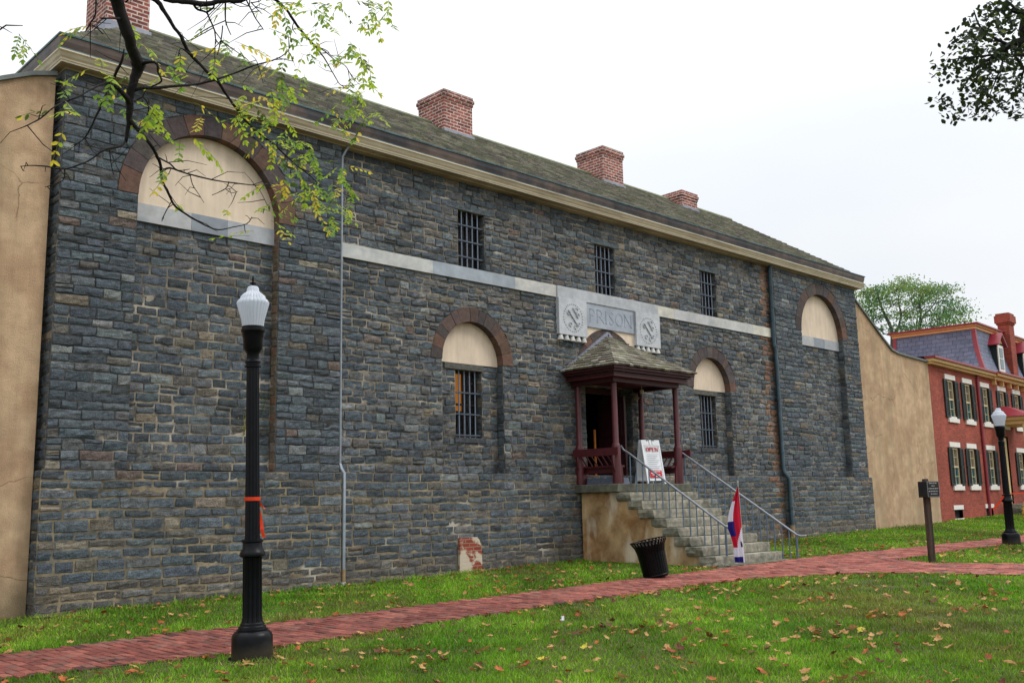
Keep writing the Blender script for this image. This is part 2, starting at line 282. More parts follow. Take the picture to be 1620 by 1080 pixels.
LOC_LV=[(1.49,-10.11,3.6,0.6),(1.47,-10.09,3.56,0.6),(1.62,-9.87,3.61,0.6),(1.53,-10.18,3.5,0.6),(1.56,-10.27,3.57,0.6),(1.72,-9.92,3.73,0.6),(1.58,-10.17,3.51,0.6),(1.72,-9.84,3.64,0.6),(1.58,-9.93,3.5,0.6),(1.45,-10.17,3.36,0.6),(1.68,-9.72,3.54,0.6),(1.51,-10.13,3.44,0.6),(1.62,-9.77,3.6,0.6),(1.5,-10.01,3.39,0.6),(1.47,-10.17,3.32,0.6),(1.49,-10.29,3.35,0.6),(1.62,-10.25,3.59,0.6),(1.68,-10.23,3.61,0.6),(1.64,-10.16,3.61,0.6),(1.52,-10.15,3.44,0.6),(1.53,-10.09,3.35,0.6),(1.84,-10.13,3.84,0.4),(2.01,-9.75,4.04,0.4),(1.82,-9.97,3.91,0.4),(1.87,-10.2,3.84,0.4),(2.03,-9.55,3.94,0.4),(1.87,-10.08,3.56,0.4),(1.99,-9.58,3.72,0.4),(2.08,-9.75,3.73,0.4),(1.99,-10.02,3.62,0.4),(1.94,-9.85,3.64,0.4),(1.93,-10.1,3.51,0.4),(1.86,-9.92,4.05,1),(1.56,-10.24,3.8,1),(1.59,-10.17,3.82,1),(1.77,-10.34,3.94,1),(1.98,-10.11,3.81,0.55),(2.27,-9.55,4.05,0.55),(2.19,-9.67,3.99,0.55),(2.15,-9.89,3.96,0.55),(2.06,-10.17,3.86,0.55),(2.43,-9.75,4.1,0.55),(2.18,-10.22,3.83,0.55),(2.21,-10.07,3.8,0.55),(2.17,-10.1,3.79,0.55),(2.25,-9.84,3.9,0.55),(2.34,-9.61,3.92,0.55),(2.28,-9.68,3.85,0.55),(2.16,-10.02,3.75,0.55),(2.21,-9.58,4.03,0.55),(2.23,-9.67,3.98,0.55),(2.16,-9.64,3.75,0.5),(2.08,-9.78,3.65,0.5),(2.23,-9.98,3.61,0.5),(2.45,-9.66,3.75,0.5),(2.31,-9.98,3.6,0.5),(2.37,-10.08,3.62,0.5),(2.55,-9.79,3.74,0.5),(2.23,-9.9,3.7,0.5),(2.11,-10.02,3.71,0.5),(2.51,-9.6,3.82,0.5),(2.47,-9.75,3.71,0.5),(2.26,-9.63,3.63,0.6),(2.31,-9.58,3.64,0.6),(2.15,-10.04,3.46,0.6),(2.27,-9.75,3.53,0.6),(2.25,-9.99,3.45,0.6),(2.37,-9.77,3.54,0.6),(2.18,-9.49,3.67,0.6),(2.09,-9.77,3.56,0.6),(2.12,-9.82,3.35,0.6),(2.11,-9.91,3.3,0.6),(2.35,-9.5,3.63,0.6),(2.53,-9.59,3.57,0.6),(2.57,-9.57,3.53,0.6),(2.68,-9.44,3.55,0.6),(2.46,-9.81,3.37,0.6),(2.53,-9.89,3.43,0.6),(2.65,-9.62,3.43,0.6),(2.52,-9.95,3.29,0.6),(2.7,-9.66,3.34,0.6),(2.63,-9.95,3.27,0.6),(2.7,-9.75,3.27,0.6),(2.54,-9.46,3.32,0.6),(2.47,-9.65,3.24,0.6),(2.71,-9.33,3.37,0.6),(2.52,-9.29,3.23,0.6),(2.34,-9.68,3.1,0.6),(2.59,-9.42,3.22,0.6),(2.21,-9.66,3.23,0.6),(2.48,-9.22,3.37,0.6),(2.25,-9.51,3.24,0.6),(2.53,-9.61,3.25,0.6),(2.58,-9.43,3.23,0.6),(2.57,-9.89,3.08,0.6),(2.88,-9.44,3.21,0.6),(2.89,-9.36,3.26,0.6),(2.88,-9.4,3.97,0.45),(3.01,-9.28,4.04,0.45),(3.02,-9.36,4.01,0.45),(2.92,-9.31,3.94,0.45),(3.06,-9.15,4.01,0.45),(3.07,-9.19,4.03,0.45),(2.9,-9.6,3.88,0.45),(3.21,-9.19,4.04,0.45),(2.95,-9.48,3.87,0.45),(2.92,-9.44,3.84,0.45),(2.93,-9.33,3.84,0.45),(2.94,-9.46,3.76,0.45),(2.91,-9.63,3.78,0.45),(3.21,-9.16,3.94,0.45),(3.01,-9.57,3.81,0.45),(3.0,-9.63,3.77,0.45),(3.23,-9.35,3.93,0.45),(3.09,-9.62,3.79,0.45),(3.31,-9.35,3.85,0.45),(3.32,-9.23,3.9,0.45),(3.0,-9.64,3.69,0.45),(3.02,-9.52,3.69,0.45),(3.23,-9.13,3.86,0.45),(3.09,-9.28,3.8,0.45),(3.22,-9.13,3.8,0.45),(3.16,-9.41,3.72,0.45),(3.19,-9.44,3.74,0.45),(3.35,-9.32,3.82,0.45),(3.05,-9.63,3.6,0.45),(3.17,-9.4,3.65,0.35),(3.18,-9.46,3.62,0.35),(3.11,-9.65,3.55,0.35),(3.5,-9.16,3.74,0.35),(3.43,-9.18,3.68,0.35),(3.29,-9.34,3.64,0.35),(3.13,-9.52,3.53,0.35),(3.43,-9.28,3.62,0.35),(3.34,-9.47,3.51,0.35),(3.44,-9.37,3.53,0.35),(3.52,-9.15,3.59,0.35),(3.48,-9.15,3.61,0.35),(3.35,-9.29,3.6,0.35),(3.32,-9.24,3.58,0.35),(3.27,-9.25,3.6,0.35),(3.33,-9.09,3.7,0.35),(3.51,-9.35,3.52,0.35),(3.41,-9.38,3.48,0.35),(3.23,-9.61,3.38,0.35),(3.33,-9.35,3.59,0.35),(3.3,-9.6,3.5,0.35),(3.59,-9.21,3.62,0.35),(3.0,-9.3,3.66,0.5),(2.71,-9.89,3.47,0.5),(2.9,-9.52,3.62,0.5),(2.74,-9.86,3.44,0.5),(2.88,-9.69,3.5,0.5),(3.03,-9.41,3.56,0.5),(2.92,-9.5,3.48,0.5),(3.06,-9.28,3.52,0.5),(2.87,-9.69,3.36,0.5),(3.04,-9.46,3.42,0.5),(2.7,-9.84,3.39,0.5),(2.88,-9.74,3.42,0.5),(2.87,-9.51,3.63,0.5),(2.96,-9.45,3.31,0.5),(2.77,-9.79,3.18,0.5),(3.09,-9.28,3.32,0.5),(2.77,-9.76,3.23,0.5),(2.76,-9.77,3.28,0.5),(3.5,-9.29,3.77,0.35),(3.31,-9.63,3.68,0.35),(3.66,-9.17,3.89,0.35),(3.62,-9.25,3.84,0.35),(3.36,-9.48,3.64,0.35),(3.64,-9.17,3.75,0.35),(3.39,-9.58,3.57,0.35),(3.65,-9.28,3.69,0.35),(3.32,-9.66,3.58,0.35),(3.62,-9.16,3.92,0.35),(3.65,-9.23,4.32,0.3),(3.65,-9.28,4.35,0.3),(3.72,-9.3,4.33,0.3),(3.51,-9.34,4.2,0.3),(3.28,-9.64,4.01,0.3),(3.39,-9.41,4.1,0.3),(3.41,-9.53,4.09,0.3),(3.6,-9.36,4.22,0.3),(3.42,-9.66,4.08,0.3),(3.43,-9.7,4.09,0.3),(3.52,-9.64,4.15,0.3),(3.49,-9.73,4.06,0.3),(3.41,-9.7,4.15,0.3),(3.61,-9.3,4.22,0.3),(3.44,-9.4,4.04,0.3),(3.53,-9.44,4.4,0.15),(3.44,-9.66,4.34,0.15),(3.51,-9.63,4.3,0.15),(3.57,-9.4,4.38,0.15),(3.39,-9.78,4.16,0.15),(3.64,-9.34,4.37,0.15),(3.55,-9.61,4.34,0.15),(3.48,-9.53,4.43,0.15),(3.32,-9.84,4.21,0.15),(3.31,-9.75,4.25,0.15),(2.88,-9.7,3.95,0.7),(3.04,-9.52,4.02,0.7),(3.0,-9.49,4.08,0.7),(3.12,-9.34,4.09,0.7),(2.97,-9.53,3.95,0.7),(2.66,-9.54,4.12,0.35),(2.46,-9.96,3.9,0.35),(2.67,-9.45,4.17,0.35),(2.63,-9.69,4.0,0.35),(2.75,-9.54,4.05,0.35),(2.72,-9.56,3.98,0.35),(2.6,-9.9,3.87,0.35),(2.78,-9.53,4.0,0.35),(2.65,-9.94,3.93,0.35),(2.85,-9.59,4.07,0.35),(2.58,-10.09,3.82,0.35),(2.9,-9.63,4.02,0.35),(2.46,-9.93,3.77,0.35),(2.56,-9.82,3.79,0.35),(2.75,-9.54,3.95,0.35),(2.7,-9.45,4.01,0.35),(2.6,-10.13,3.88,0.35),(2.77,-9.9,3.97,0.35),(3.26,-9.31,4.4,0.1),(3.26,-9.39,4.35,0.1),(3.05,-9.38,4.37,0.1),(3.08,-9.15,4.47,0.1),(2.95,-9.43,4.32,0.1),(3.13,-9.28,4.46,0.1),(2.9,-9.57,4.43,0.1),(3.02,-9.44,4.51,0.1),(3.14,-9.28,4.62,0.1),(3.02,-9.6,4.51,0.1),(3.09,-9.46,4.56,0.1),(3.21,-9.42,4.51,0.1),(3.32,-9.19,4.6,0.1),(3.3,-9.19,4.6,0.1),(3.13,-9.56,4.4,0.1),(3.11,-9.58,4.47,0.1),(3.12,-9.64,4.53,0.1),(3.15,-9.63,4.52,0.1),(2.8,-9.69,4.56,0.1),(2.72,-9.8,4.46,0.1),(2.71,-9.86,4.43,0.1),(2.94,-9.53,4.65,0.1),(2.83,-9.75,4.5,0.1),(2.85,-9.79,4.55,0.1),(2.9,-9.78,4.55,0.1),(2.88,-9.91,4.49,0.1),(3.19,-9.44,4.77,0.1),(3.07,-9.7,4.66,0.1),(3.05,-9.84,4.58,0.1),(3.08,-9.85,4.58,0.1),(3.15,-9.78,4.59,0.1),(3.24,-9.69,4.72,0.1),(3.15,-9.9,4.63,0.1),(3.16,-9.98,4.59,0.1),(3.14,-9.57,4.65,0.1),(3.07,-9.83,4.5,0.1),(3.11,-9.79,4.51,0.1),(3.13,-9.49,4.8,0.1),(3.19,-9.59,4.76,0.1),(3.25,-9.72,4.74,0.1),(3.36,-9.86,4.68,0.1),(3.28,-10.03,4.61,0.1),(3.4,-9.86,4.66,0.1),(3.26,-10.1,4.51,0.1),(3.34,-10.01,4.54,0.1),(3.46,-9.75,4.73,0.1),(3.1,-10.15,4.5,0.1),(3.4,-9.96,4.57,0.1),(3.27,-10.18,4.56,0.1),(3.39,-9.83,4.75,0.1),(2.99,-10.19,4.2,0.3),(3.01,-10.19,4.17,0.3),(2.81,-10.54,3.99,0.3),(2.99,-10.29,4.07,0.3),(2.98,-10.38,4.04,0.3),(2.15,-10.3,4.03,0.3),(2.11,-10.41,3.98,0.3),(2.24,-10.27,4.07,0.3),(2.36,-9.99,4.2,0.3),(2.38,-9.9,4.11,0.3),(2.2,-10.37,3.88,0.3),(2.42,-9.99,4.06,0.3),(2.43,-9.94,4.08,0.3),(2.25,-10.28,3.86,0.3),(2.38,-9.91,4.06,0.3),(2.32,-10.1,3.97,0.3),(2.38,-10.14,4.13,0.3),(2.41,-10.32,4.05,0.3),(2.53,-10.58,3.78,0),(1.35,-9.96,3.77,0),(1.39,-9.93,3.76,0),(1.41,-9.88,3.81,0),(1.43,-9.63,3.88,0),(1.42,-9.6,3.82,0),(1.37,-9.69,3.8,0),(1.48,-9.63,3.96,0),(1.36,-10.08,3.73,0),(1.37,-9.81,3.74,0),(1.34,-9.76,3.73,0),(1.34,-10.01,3.75,0)]
MAP_CL=[(6.92,-12.2,4.96,0.104,0.085),(7.28,-12.2,5.15,0.119,0.06),(7.46,-12.24,5.2,0.101,0.071),(7.68,-11.88,5.26,0.073,0.063),(7.21,-12.13,4.97,0.108,0.059),(7.79,-12.06,5.27,0.105,0.053),(7.71,-12.02,5.12,0.083,0.042),(7.08,-12.06,4.88,0.039,0.048),(7.67,-11.91,5.04,0.062,0.031),(7.79,-11.78,5.07,0.053,0.021),(7.75,-11.61,5.11,0.042,0.037),(7.56,-11.72,4.92,0.051,0.046),(7.3,-11.87,4.85,0.05,0.04),(7.5,-12.02,4.91,0.061,0.04),(7.6,-11.94,4.88,0.082,0.051),(7.56,-11.86,4.83,0.081,0.051),(7.19,-11.94,4.63,0.068,0.048),(7.8,-11.65,4.8,0.042,0.021),(7.54,-11.89,4.7,0.05,0.04),(7.12,-12.17,4.66,0.057,0.048),(7.33,-12.16,4.78,0.059,0.039),(7.16,-12.16,4.57,0.029,0.038),(7.5,-12.1,4.75,0.04,0.03),(7.18,-12.03,4.46,0.048,0.029),(7.55,-11.82,4.57,0.071,0.025),(7.38,-12.04,4.48,0.049,0.024),(7.86,-11.77,4.6,0.026,0.016),(7.77,-12.11,4.94,0.062,0.052),(7.29,-12.29,4.65,0.048,0.039),(7.87,-12.09,4.79,0.052,0.031),(7.68,-12.13,4.65,0.051,0.03),(7.42,-12.18,4.48,0.039,0.039),(8.01,-12.06,4.68,0.021,0.042),(7.22,-12.29,4.32,0.019,0.019),(7.42,-12.26,4.89,0.05,0.06),(7.56,-12.15,5.0,0.091,0.061),(7.17,-12.36,4.92,0.058,0.116),(7.44,-12.34,5.12,0.08,0.12),(7.88,-12.18,5.04,0.063,0.126),(7.47,-12.3,4.64,0.059,0.118)]
MAP_BR=[[(7.8,-12.37,5.12,0.05),(7.6,-12.24,4.99,0.035),(7.49,-12.18,4.93,0.028),(7.48,-12.09,4.89,0.02),(7.37,-12.01,4.81,0.012),(7.37,-11.92,4.74,0.009),(7.38,-11.83,4.65,0.005)],[(7.49,-12.18,4.93,0.014),(7.34,-12.11,4.97,0.01),(7.27,-12.05,5.06,0.008),(7.22,-12.04,5.17,0.004)],[(7.48,-12.09,4.89,0.01),(7.36,-12.02,4.86,0.008),(7.22,-11.94,4.83,0.006),(7.18,-11.83,4.84,0.003)],[(7.49,-12.14,4.91,0.01),(7.51,-12.1,4.82,0.007),(7.54,-12.03,4.71,0.006),(7.56,-11.94,4.57,0.003)],[(7.67,-12.29,4.86,0.015),(7.58,-12.23,4.75,0.01),(7.6,-12.18,4.67,0.008),(7.62,-12.11,4.58,0.005)],[(7.66,-12.32,5.14,0.02),(7.51,-12.25,5.19,0.012),(7.45,-12.19,5.27,0.01)]]
FAR_LIMB=[[(64.16,14.89,9.41,0.5),(63.91,14.52,12.34,0.32),(63.69,14.64,13.28,0.26),(63.45,14.85,14.06,0.2),(63.23,14.94,14.91,0.13),(63.06,15.03,15.55,0.07)],[(64.82,14.94,12.4,0.25),(64.91,14.48,13.09,0.2),(64.86,14.25,13.92,0.16),(64.68,14.27,14.77,0.12),(64.65,14.07,15.39,0.08),(64.67,13.77,15.91,0.05)],[(66.68,14.15,9.52,0.5),(66.38,13.71,12.92,0.25),(66.29,13.49,13.97,0.2),(66.17,13.47,14.61,0.15),(66.17,13.19,15.23,0.1),(66.24,12.75,15.73,0.05)],[(64.55,12.87,12.82,0.18),(64.56,12.61,13.42,0.14),(64.69,12.03,13.98,0.1),(64.74,11.67,14.48,0.06)],[(64.35,15.28,14.15,0.1),(64.0,15.78,14.71,0.08),(63.7,16.12,15.39,0.05)],[(66.36,14.08,12.1,0.14),(66.25,13.83,13.36,0.12),(66.21,13.67,13.99,0.08),(65.98,13.8,14.86,0.05)],[(63.95,13.95,13.55,0.1),(64.06,13.54,13.93,0.07),(64.2,13.05,14.3,0.04)],[(65.4,13.13,13.6,0.1),(65.82,12.12,13.58,0.07),(66.08,11.37,13.83,0.05),(66.32,10.97,13.37,0.03)],[(65.71,15.34,12.64,0.14),(65.49,15.76,12.76,0.1),(65.17,16.24,13.37,0.08),(64.82,16.7,14.07,0.06)]]
FAR_CL=[(64.93,16.4,15.6,0.55,0.37),(62.28,14.76,15.27,0.37,0.28),(66.77,16.09,16.12,0.37,0.28),(67.13,14.94,16.47,0.46,0.37),(62.75,13.38,15.22,0.37,0.28),(66.27,14.2,15.81,0.46,0.28),(64.11,12.79,15.31,0.37,0.28),(62.72,11.6,14.79,0.55,0.32),(63.9,11.57,14.86,0.46,0.28),(66.96,12.13,15.46,0.46,0.28),(65.66,11.3,14.93,0.28,0.23),(64.57,14.92,14.87,0.37,0.28),(62.13,14.43,14.68,0.37,0.28),(62.27,15.09,13.95,0.46,0.37),(63.49,15.41,13.59,0.46,0.32),(64.45,15.4,13.83,0.28,0.23),(66.69,14.85,14.14,0.64,0.28),(64.83,13.71,13.53,0.37,0.23),(63.68,14.1,14.4,0.28,0.28),(67.34,14.39,15.0,0.32,0.28),(66.34,13.4,14.71,0.37,0.32),(66.71,13.73,14.28,0.28,0.28),(67.11,13.17,15.13,0.37,0.28),(65.65,12.25,13.71,0.37,0.28),(64.56,11.55,13.13,0.37,0.28),(63.79,10.86,13.6,0.37,0.28),(66.88,11.63,14.49,0.37,0.28),(67.51,11.71,14.15,0.41,0.28),(68.52,11.8,13.94,0.32,0.28),(68.37,12.52,13.85,0.41,0.28),(66.23,11.37,13.08,0.37,0.23),(65.7,12.55,12.9,0.46,0.23),(68.52,13.06,13.42,0.37,0.18),(62.8,13.2,12.67,0.41,0.23),(64.55,13.56,12.7,0.37,0.23),(65.24,14.52,12.83,0.37,0.23),(65.02,15.74,13.06,0.28,0.28),(64.44,16.34,14.95,0.32,0.28),(61.83,15.3,15.13,0.23,0.32),(64.47,14.6,15.37,0.28,0.23),(64.63,10.15,12.72,0.23,0.18),(65.14,11.55,14.39,0.28,0.23),(63.4,12.37,14.67,0.37,0.23),(63.14,15.16,14.42,0.37,0.23)]
CAM=[[0.717915, -0.695811, -0.021085], [-0.098587, -0.131608, 0.986387], [0.689114, 0.706064, 0.163081]]
# ================================================================ PRISON
M_STONE=mat('slate_stone',(0,0,0),.8,(11.,.42),(70.,.5),(40.,1.,.022),attr=True,spec=.3,streak=((4.,4.,26.),.34),stain=(s2l((128,132,136)),(2.3,2.3,4.5),.66,.76))
M_MORT=mat('lime_mortar',s2l((142,134,120)),.95,(9.,.4),(.8,.4),(60.,.6,.01),col2=s2l((62,62,62)),stain=(s2l((172,164,150)),(1.4,1.4,2.),.58,.68))
M_MORTD=mat('dark_mortar',s2l((58,60,62)),.95,(9.,.4),(1.,.4),(60.,.6,.01),col2=s2l((88,84,78)),stain=(s2l((160,150,134)),(1.1,1.1,1.6),.60,.70))
M_MORT2=mat('plinth_mortar',s2l((142,130,106)),.95,(9.,.4),(1.,.4),(60.,.6,.01),col2=s2l((92,90,84)),stain=(s2l((176,170,156)),(1.2,1.2,2.),.60,.70))
M_BROWN=mat('brownstone',(0,0,0),.85,(9.,.35),(40.,.2),(35.,.6,.01),attr=True)
M_PLAST=mat('cream_plaster',s2l((220,203,182)),.85,(2.5,.10),(.7,.10),(60.,.3,.008),streak=((7.,7.,.8),.16))
M_MARB=mat('grey_marble',(0,0,0),.6,(7.,.16),(1.3,.16),(20.,.15,.004),attr=True,stain=(s2l((132,142,152)),(1.5,1.5,3.),.55,.85))
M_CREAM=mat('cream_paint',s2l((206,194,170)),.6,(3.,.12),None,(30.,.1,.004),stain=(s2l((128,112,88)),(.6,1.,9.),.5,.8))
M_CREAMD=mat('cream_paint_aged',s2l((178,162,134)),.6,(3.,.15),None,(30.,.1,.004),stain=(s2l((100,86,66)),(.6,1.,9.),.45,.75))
M_CREAML=mat('cream_paint_bead',s2l((214,204,184)),.6,(3.,.08),None,(30.,.1,.004))
M_COPPER=mat('weathered_copper',s2l((104,90,84)),.5,(3.,.4),(.5,.4),(20.,.3,.008),metal=.15,col2=s2l((64,62,66)))
M_LEAD=mat('verdigris_lip',s2l((104,132,140)),.5,(5.,.3),None,(20.,.2,.004),metal=.2,col2=s2l((74,98,108)))
M_FLASH=mat('lead_flashing',s2l((138,142,156)),.5,(6.,.2),None,(20.,.2,.004),metal=.3)
M_SHAKE=mat('mossy_shakes',(0,0,0),.95,(12.,.22),(2.,.18),(50.,.8,.010),attr=True)
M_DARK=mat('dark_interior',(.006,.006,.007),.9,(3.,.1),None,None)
M_BAR=mat('grey_iron_bar',s2l((120,132,148)),.5,(20.,.25),None,(40.,.2,.003),metal=.3)
M_BARD=mat('dark_iron_strap',s2l((78,88,100)),.5,(20.,.25),None,(40.,.2,.003),metal=.3)
M_SHUT=mat('brown_board',s2l((46,32,27)),.7,(10.,.4),None,(30.,.3,.004),stain=(s2l((36,28,26)),(30.,1.,1.),.45,.6))
M_GLASS=mat('window_glass',s2l((30,36,44)),.2,(2.,.2),None,None,spec=.25,alpha=.3)
M_PIPE=mat('galvanised_pipe',s2l((150,160,170)),.45,(8.,.2),None,(30.,.15,.003),metal=.4)
M_PIPED=mat('teal_downpipe',s2l((64,84,94)),.45,(8.,.25),(1.5,.3),(30.,.15,.003),metal=.3)
M_PIPEB=mat('rusty_pipe_foot',s2l((150,126,96)),.6,(14.,.35),None,(30.,.3,.003))
M_WHITEP=mat('white_pvc',s2l((205,208,210)),.5,(8.,.1),None,None)
M_BRICKC=mat('chimney_brick',(0,0,0),.9,(14.,.4),(3.,.35),(40.,.6,.008),brick=(.215,.078,.013,s2l((160,88,76)),s2l((104,60,58)),s2l((196,180,172))))
M_AMBER=mat('amber_lit_room',s2l((220,140,50)),.8,(2.,.5),None,None,emit=(s2l((225,140,40)),.6))

X0,X1=5.0,29.45; XA,XB=9.9,24.55; YC=.12; ZL=2.28; ZT=8.22; RD=.19
prison=thing('prison_building','long dark slate-blue stone prison with barred windows, blind arches and four brick chimneys','building',(17.2,0,.45))
big=[(7.40,6.50,1.235),(27.2,6.50,1.235)]; small=[(13.17,4.50,.82),(21.46,4.50,.82)]; door=(17.34,4.50,.82)
RB,RS=1.56,1.10
def recess_poly(cx,zs,r,zb): return [(cx-r,zb),(cx+r,zb)]+arcpts(cx,zs,r)
WUP=[13.17,17.36,21.52]; WUW,WUZ=.73,(6.43,7.6)
WLO=[13.21,21.5]; WLW,WLZ=.72,(3.0,4.35)
wall=MB()
# mortar beds
for (a,b,y,rc,wins) in ((X0,XA,0,[big[0]],[]),(XA,XB,YC,[small[0],small[1],door],WUP),(XB,X1,0,[big[1]],[])):
    holes=[recess_poly(c[0],c[1],c[2],ZL+.01 if c is not door else 1.9) for c in rc]
    holes=[[(x,z) for x,z in h] for h in holes]
    holes+=[[(w-WUW/2,WUZ[0]),(w+WUW/2,WUZ[0]),(w+WUW/2,WUZ[1]),(w-WUW/2,WUZ[1])] for w in wins]
    sheet(wall,[(a,1.7),(b,1.7),(b,ZT+.3),(a,ZT+.3)],holes,y,1 if wins else 2)
    # stones
    hs=[]
    for c in rc:
        Ro=RB if c in big else RS
        hs+=[('a',c[0],c[1],Ro),('r',c[0]-c[2],c[0]+c[2],ZL,c[1])]
    hs+=[('r',w-WUW/2,w+WUW/2,WUZ[0],WUZ[1]) for w in wins]
    if wins: hs+=[('r',XA,XB,6.15,6.41),('r',15.65,19.2,5.33,6.15)]
    stones(wall,a,b,ZL,ZT,y,hs,h=.138 if not wins else .146,ln=(.22,.54) if not wins else (.18,.44),gap=.007 if not wins else .019,relief=.015)
# lintel stones over the upper windows are long slabs
# recess interiors
for c in big+small+[door]:
    cx,zs,r=c; y=(0 if c in big else YC)+RD; zb=ZL if c is not door else 1.9
    win=None
    for w in WLO:
        if c in small and abs(w-cx)<.5: win=w
    holes=[]
    if win: holes=[[(win-WLW/2,WLZ[0]),(win+WLW/2,WLZ[0]),(win+WLW/2,WLZ[1]),(win-WLW/2,WLZ[1])]]
    if c is door: holes=[[(16.64,1.95),(18.04,1.95),(18.04,4.28),(16.64,4.28)]]
    sheet(wall,recess_poly(cx,zs,r,zb),holes,y,1)
    top=6.14 if c in big else 4.47
    hh=[('r',win-WLW/2,win+WLW/2,WLZ[0],WLZ[1])] if win else []
    if c is door: hh=[('r',16.64,18.04,2.0,4.28)]; 
    stones(wall,cx-r,cx+r,ZL if c is not door else 2.05,top,y,hh,h=.15,ln=(.2,.42),gap=.018,relief=.012)
    yf=0 if c in big else YC
    # reveals
    stones(wall,yf+.01,y,ZL if c is not door else 2.05,zs,0,(),h=.15,ln=(.5,.6),map=lambda u,v,w,X=cx+r:(X-w,u,v),kind='reveal_brown' if c is big[0] else 'reveal',relief=.006)
    stones(wall,-(y),-(yf+.01),ZL if c is not door else 2.05,zs,0,(),h=.15,ln=(.5,.6),map=lambda u,v,w,X=cx-r:(X+w,-u,v),kind='reveal',relief=.006)
    wall.poly([(cx+r+.004,yf,zb),(cx+r+.004,yf,zs),(cx+r+.004,y,zs),(cx+r+.004,y,zb)],1)
    wall.poly([(cx-r-.004,yf,zb),(cx-r-.004,y,zb),(cx-r-.004,y,zs),(cx-r-.004,yf,zs)],1)
    if c is not door: wall.poly([(cx-r,yf-.02,zb+.006),(cx+r,yf-.02,zb+.006),(cx+r,y+.01,zb+.006),(cx-r,y+.01,zb+.006)],1)
# opening reveals (windows + doorway)
def reveal(x0,x1,z0,z1,y0,y1,t=.008):
    stones(wall,y0,y1,z0,z1,0,(),h=.16,ln=(.3,.45),map=lambda u,v,w:(x1-w,u,v),kind='reveal',relief=.006)
    stones(wall,-y1,-y0,z0,z1,0,(),h=.16,ln=(.3,.45),map=lambda u,v,w:(x0+w,-u,v),kind='reveal',relief=.006)
    for q in ([(x1,y0,z0),(x1,y0,z1),(x1,y1,z1),(x1,y1,z0)],[(x0,y0,z0),(x0,y1,z0),(x0,y1,z1),(x0,y0,z1)],[(x0,y0,z0),(x1,y0,z0),(x1,y1,z0),(x0,y1,z0)],[(x0,y0,z1),(x0,y1,z1),(x1,y1,z1),(x1,y0,z1)]): wall.poly(q,1)
for w in WUP: reveal(w-WUW/2,w+WUW/2,WUZ[0],WUZ[1],YC,YC+.5)
for w in WLO: reveal(w-WLW/2,w+WLW/2,WLZ[0],WLZ[1],YC+RD,YC+RD+.45)
reveal(16.64,18.04,2.05,4.28,YC+RD,YC+RD+.6)
# wing returns, ends, back
for X,s in ((XA,1),(XB,-1)):
    stones(wall,*( (-(YC),0) if s>0 else (0,YC)),ZL,ZT,0,(),h=.15,ln=(.5,.6),map=(lambda u,v,w,X=X:(X+w,-u,v)) if s>0 else (lambda u,v,w,X=X:(X-w,u,v)),relief=.004,kind='reveal')
wall.poly([(XA,0,1.7),(XA,YC,1.7),(XA,YC,ZT),(XA,0,ZT)],1); wall.poly([(XB,YC,1.7),(XB,0,1.7),(XB,0,ZT),(XB,YC,ZT)],1)
BD=6.6
stones(wall,-BD,0,ZL,ZT,0,(),h=.15,ln=(.3,.6),map=lambda u,v,w:(X0-w,-u,v),relief=.01)
stones(wall,0,BD,ZL,ZT,0,(),h=.15,ln=(.3,.6),map=lambda u,v,w:(X1+w,u,v),relief=.01)
wall.poly([(X0,BD,0),(X0,0,0),(X0,0,ZT+.3),(X0,BD,ZT+.3)],1); wall.poly([(X1,0,0),(X1,BD,0),(X1,BD,ZT+.3),(X1,0,ZT+.3)],1)
wall.poly([(X1,BD,0),(X0,BD,0),(X0,BD,ZT+.3),(X1,BD,ZT+.3)],1)
wall.build('stone_wall',[M_STONE,M_MORT,M_MORTD],prison,attr=True)
# plinth
pl=MB(); PP=.07
for (a,b,y) in ((X0-PP,XA,-PP),(XA,XB,YC-PP),(XB,X1+PP,-PP)):
    pl.box(a+.002,b-.002,y,y+.4 if y>-PP else .3,.0,ZL-.012,1)
    stones(pl,a,b,.16,ZL,y,(('r',12.61,13.25,.16,1.0),) if y>-.05 else (),h=.142,ln=(.24,.56),gap=.02,kind='plinth',relief=.011)
    pl.col=PC[1]; 
stones(pl,-.3,PP,.16,ZL,0,(),h=.142,ln=(.3,.5),gap=.02,kind='plinth',map=lambda u,v,w:(X0-PP-w,-u,v))
stones(pl,-PP,.3,.16,ZL,0,(),h=.142,ln=(.3,.5),gap=.02,kind='plinth',map=lambda u,v,w:(X1+PP+w,u,v))
stones(pl,-PP,YC-PP,.16,ZL,0,(),h=.142,ln=(.3,.5),gap=.02,kind='plinth',map=lambda u,v,w:(XB-w,u,v))
pl.build('plinth',[M_STONE,M_MORT2],prison,attr=True)
